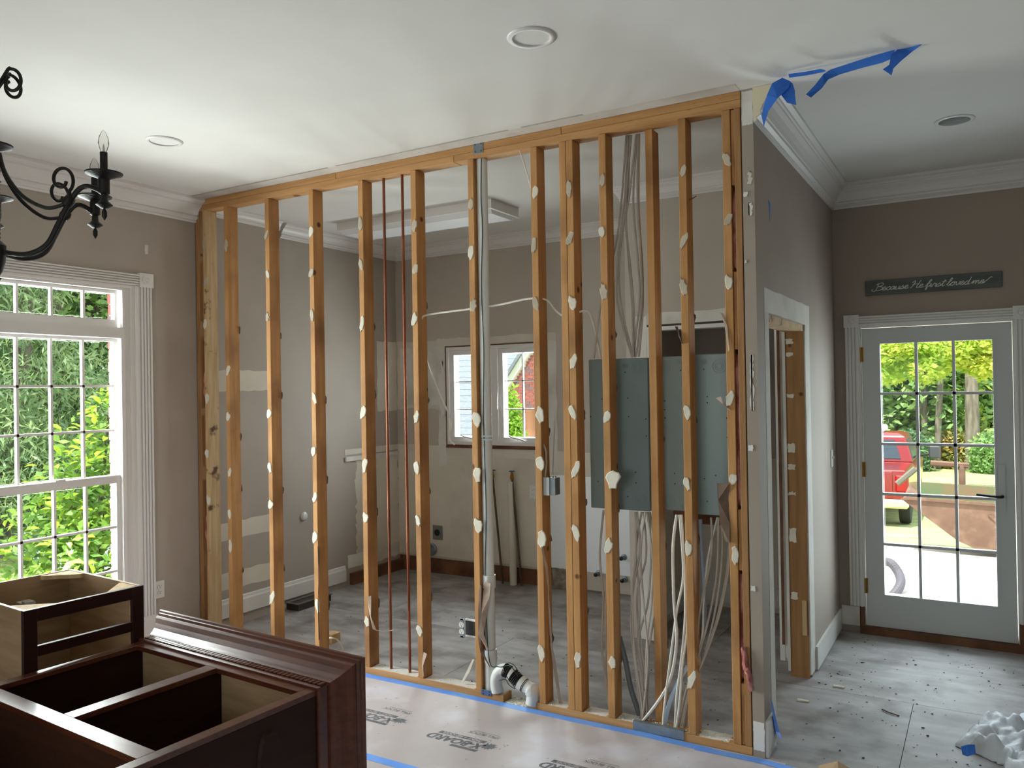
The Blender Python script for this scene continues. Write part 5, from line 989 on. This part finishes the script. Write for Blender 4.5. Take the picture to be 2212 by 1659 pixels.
hw([(.72, .22), (.95, .12), (3.4, .05), (3.4, .09), (.95, .16), (.74, .26)], .03, 1.25, RUST, 'floor_plate'); hw([(0, .77), (.08, .79), (3.4, .69), (3.4, .73), (.08, .83), (-.02, .80)], -.03, .0, RUST, 'rim')
hw([(1.1, .62), (1.16, .62), (1.72, .12), (1.66, .1)], -.02, 0, RUST, 'rib')
tx_, tz_ = at(2078, 1050, 1, hy+1.35), at(2078, 1003, 1, hy+1.35)
obj('handle_post', MB().tube([(tx_[0], hy+1.3, hg+.6), (tz_[0], hy+1.3, tz_[2])], .05, 6), RUST, hp); obj('handle_bar', MB().tube([tuple(at(2010, 1000, 1, hy+1.3)), tuple(at(2092, 1006, 1, hy+1.3))], .045, 6), RUST, hp)
obj('support_foot', MB().box(hx+1.6, hx+1.8, hy+.2, hy+1.0, hg, hg+.1).box(hx+2.7, hx+2.9, hy+.2, hy+1.0, hg, hg+.08), TIRE, hp)
b0, b1 = at(1945, 1042, 1, 11.5), at(1980, 1012, 1, 11.5)
obj('steel_bar', MB().tube([tuple(at(1938, 1045, 1, 12)), tuple(at(1978, 1012, 1, 12))], .05, 6), M('dull_bar', (110, 104, 98), rough=.8), hp)
q = [at(1905, 1213, 1, 5.5), at(1925, 1217, 1, 5.4), at(1942, 1240, 1, 5.3), at(1945, 1262, 1, 5.1), at(1930, 1285, 1, 4.95), at(1905, 1300, 1, 4.9)]
hsp = smooth_path(q, 12)
obj('corrugated_hose', MB().tube(hsp, [.042+.004*(i % 2) for i in range(len(hsp))], 12), M('grey_hose', (84, 80, 90), rough=.6), label='looped grey corrugated hose outside the glazed door', cat='hose')
# neighbouring brick building seen through the kitchen window
ny = 14.5
def npt(px, py, y=ny): return at(px, py, 1, y)
nh = empty('garage_building', (npt(1130, 1000)[0], ny+2, gz(ny)), 'brick garage with a grey shingle roof seen through the kitchen window', 'building')
ra, rb = npt(1097, 842), npt(1160, 742); slope = (rb[2]-ra[2])/(rb[0]-ra[0])
xl, xr = ra[0]-.3, ra[0]+9; zl = ra[2]-.3*slope; apex = xl+3.0; za = zl+3.0*slope; gnd = gz(ny)
obj('gable_wall', MB().prism([(xl, gnd), (apex*2-xl, gnd), (apex*2-xl, zl), (apex, za), (xl, zl)], lambda u, v, w: (u, w, v), ny, ny+.2), MORTAR, nh)
bw, bh = .215, .076; bm = {}; cnt = 0
for j in range(60):
    z = zl-1.6+j*bh
    for i in range(24):
        x = xl+(.5*bw if j % 2 else 0)+i*bw; xs_ = max(x, xl+(z+bh+.02-zl)/slope)
        if x+bw-xs_ < .04 or z > npt(1160, 742)[2]+.3 or x > npt(1165, 900)[0]+.2 or cnt >= 296: continue
        m = BRICK2 if (i*7+j*13) % 6 == 0 else BRICK
        if xs_ > x: obj('brick', MB().box(xs_+.006, x+bw-.006, ny-.015, ny+.01, z+.006, z+bh-.006), m, nh)
        elif m.name not in bm: bm[m.name] = obj('brick', MB().box(x+.006, x+bw-.006, ny-.015, ny+.01, z+.006, z+bh-.006), m, nh)
        else: copy(bm[m.name], (x+bw/2, ny-.0025, z+.006), nh)
        cnt += 1
def rake(x0, z0, x1, z1, w, name, mat, y0, y1): 
    d = np.array([x1-x0, z1-z0]); d /= np.linalg.norm(d); n = np.array([-d[1], d[0]])*w
    return obj(name, MB().prism([(x0, z0), (x1, z1), (x1+n[0], z1+n[1]), (x0+n[0], z0+n[1])], lambda u, v, q: (u, q, v), y0, y1), mat, nh)
rake(xl-.4, zl-.4*slope, apex, za, .26, 'rake_board', WHITE, ny-.08, ny+.02); rake(apex, za, apex*2-xl+.4, zl-.4*slope, .26, 'rake_board', WHITE, ny-.08, ny+.02)
rake(xl-.5, zl-.5*slope+.26, apex, za+.26, .08, 'gable_roof', SHINGLE, ny-.15, ny+5); rake(apex, za+.26, apex*2-xl+.5, zl-.5*slope+.26, .08, 'gable_roof', SHINGLE, ny-.15, ny+5)
obj('main_roof', MB().loft([[(xl-14, ny+1.0, gnd+.6), (xl+3, ny+1.0, gnd+.6), (xl+3, ny+9, gnd+9.5), (xl-14, ny+9, gnd+9.5)], [(xl-14, ny+1.0, gnd+.7), (xl+3, ny+1.0, gnd+.7), (xl+3, ny+9, gnd+9.6), (xl-14, ny+9, gnd+9.6)]]), SHINGLE, nh)
SHR = MB()
for k in range(46):
    t = k/46; y = ny+1.0+8*t; z = gnd+.7+8.9*t; obj('shingle_course', MB().loft([[(xl-14, y-.004, z-.004), (xl+3, y-.004, z-.004), (xl+3, y+.19, z+.205), (xl-14, y+.19, z+.205)], [(xl-14, y-.012, z+.004), (xl+3, y-.012, z+.004), (xl+3, y+.19, z+.215), (xl-14, y+.19, z+.215)]]), SHINGLE, nh)
# arborvitae and pot
ay = 10.0; ab = at(1108, 990, 1, ay); ab[2] = gz(ay); atop = at(1106, 842, 1, ay)[2]
e = empty('arborvitae', ab, 'bright green cone-shaped evergreen outside the kitchen window', 'shrub'); obj('stem', MB().tube([ab, (ab[0], ab[1], ab[2]+1)], .05, 6), BARK, e)
hh_ = atop-ab[2]; leaves('foliage', [(ab[0], ay, ab[2]+hh_*f) for f in (.12, .25, .38, .5, .62, .74, .86, .95)], [(.62*(1.02-f)+.05, .62*(1.02-f)+.05, hh_*.1) for f in (.1, .25, .38, .5, .62, .74, .86, .97)], 11000, .1, LEAF_ARB, e, 77, -.6, .5, shell=.2)
p = at(1146, 905, 1, 11.5); e = empty('chiminea', (p[0], 11.5, gz(11.5)), 'terracotta chiminea on a dark stand by the brick gable', 'chiminea')
obj('pot', MB().lathe([(.10, .62), (.2, .75), (.22, .9), (.14, 1.1), (.09, 1.3), (.1, 1.7), (.07, 1.7)], (p[0], 11.5, p[2]-1.5), 16), TERRA, e, smooth=True); obj('stand', MB().box(p[0]-.2, p[0]+.2, 11.3, 11.7, gz(11.5), p[2]-.88), M('weathered_grey', (120, 112, 112), rough=.9), e)
# shrub and trees outside the dining window
g3 = 'trees beside the dining window'
def lpt(px, x): q = at(px, 900, 0, x); return (x, q[1], -.55)
for i, (px, x, h, lb, m, dr) in enumerate(((20, -7.5, 7, 'feathery hemlock left in the dining window', LEAF_HEM, .9), (90, -8.5, 7.5, 'feathery hemlock second from the left in the dining window', LEAF_HEM, .9), (190, -9, 8, 'broad-leaved tree behind the window shrub', LEAF_FAR, .2), (280, -9.5, 8, 'deep green tree at the right of the dining window', LEAF_DEEP, .2), (-90, -7.5, 7, 'feathery hemlock just left of the dining window view', LEAF_HEM, .9))):
    tree('conifer_tree' if dr > .5 else 'woodland_tree', lpt(px, x), h, .14, cr_(h, 2.1, 20, 40+i, .06), 26000 if dr > .5 else 18000, .13 if dr > .5 else .12, m, lb, 40+i, dr, g3, aspect=.2 if dr > .5 else .6, bend=.3)
for i in range(7):
    tree('woodland_tree', (-15-random.random()*2, -6.5+2.6*i+3.5, -.55), 11, .2, cr_(11, 3.2, 16, 70+i, .04), 7000, .34, LEAF_DEEP, '%s dark tree from the left in the backdrop row beyond the dining window' % ('first second third fourth fifth sixth seventh'.split()[i]), 70+i, .2, 'backdrop row beyond the dining window')
# broad-leaved shrub with individual leaves
sbase = np.array([-1.25, -.05, -.55])
sh = empty('broadleaf_shrub', sbase, 'bright broad-leaved shrub pressed against the tall dining window', 'shrub')
blobs_s = [(tuple(at(px, py, 0, x)), (r_*1.1, r_, r_)) for px, py, x, r_ in ((232, 900, -1.2, .20), (200, 975, -1.15, .27), (150, 1060, -1.1, .27), (228, 1090, -.95, .34), (95, 1150, -1.1, .26), (190, 1200, -.85, .34), (245, 1000, -1.0, .24), (120, 1240, -.9, .32), (250, 1180, -.8, .3))]
leaves('foliage', [b for b, _ in blobs_s], [r_ for _, r_ in blobs_s], 2600, .075, LEAF_BUSHD, sh, 5, .1, .5, shell=.3)
for c, rd in blobs_s[:6]: obj('stem', MB().tube([sbase, (np.array(c)+sbase)/2, np.array(c)], [.03, .02, .01], 6), BARK, sh)
lm = [obj('leaf', MB().add([(0, 0, 0), (.028, .018, .012), (.058, .018, .012), (.085, 0, -.004), (.058, -.018, .012), (.028, -.018, .012), (.03, 0, .002), (.06, 0, .002)], [(0, 6, 1), (1, 6, 7, 2), (2, 7, 3), (0, 5, 6), (5, 4, 7, 6), (4, 3, 7)]), LEAF_BUSH, sh, loc=(0, 0, 0))]
r = random.Random(9)
for i in range(290):
    c, rd = blobs_s[r.randrange(len(blobs_s))]; t, ph = r.uniform(0, 2*PI), math.acos(r.uniform(-.5, 1))
    p = np.array(c)+np.array(rd)*np.array([math.sin(ph)*math.cos(t), math.sin(ph)*math.sin(t), math.cos(ph)])*r.uniform(.85, 1.1)
    if p[0] > -.42: p[0] = -.42-r.random()*.2
    rot = (r.uniform(-.6, .6), r.uniform(-.9, .3), r.uniform(0, 2*PI)); s_ = r.uniform(.8, 1.35)
    if i == 0: lm[0].location = p-LOC[sh.name]; lm[0].rotation_euler = rot
    else: copy(lm[0], p, sh, rot, (s_, s_, s_))
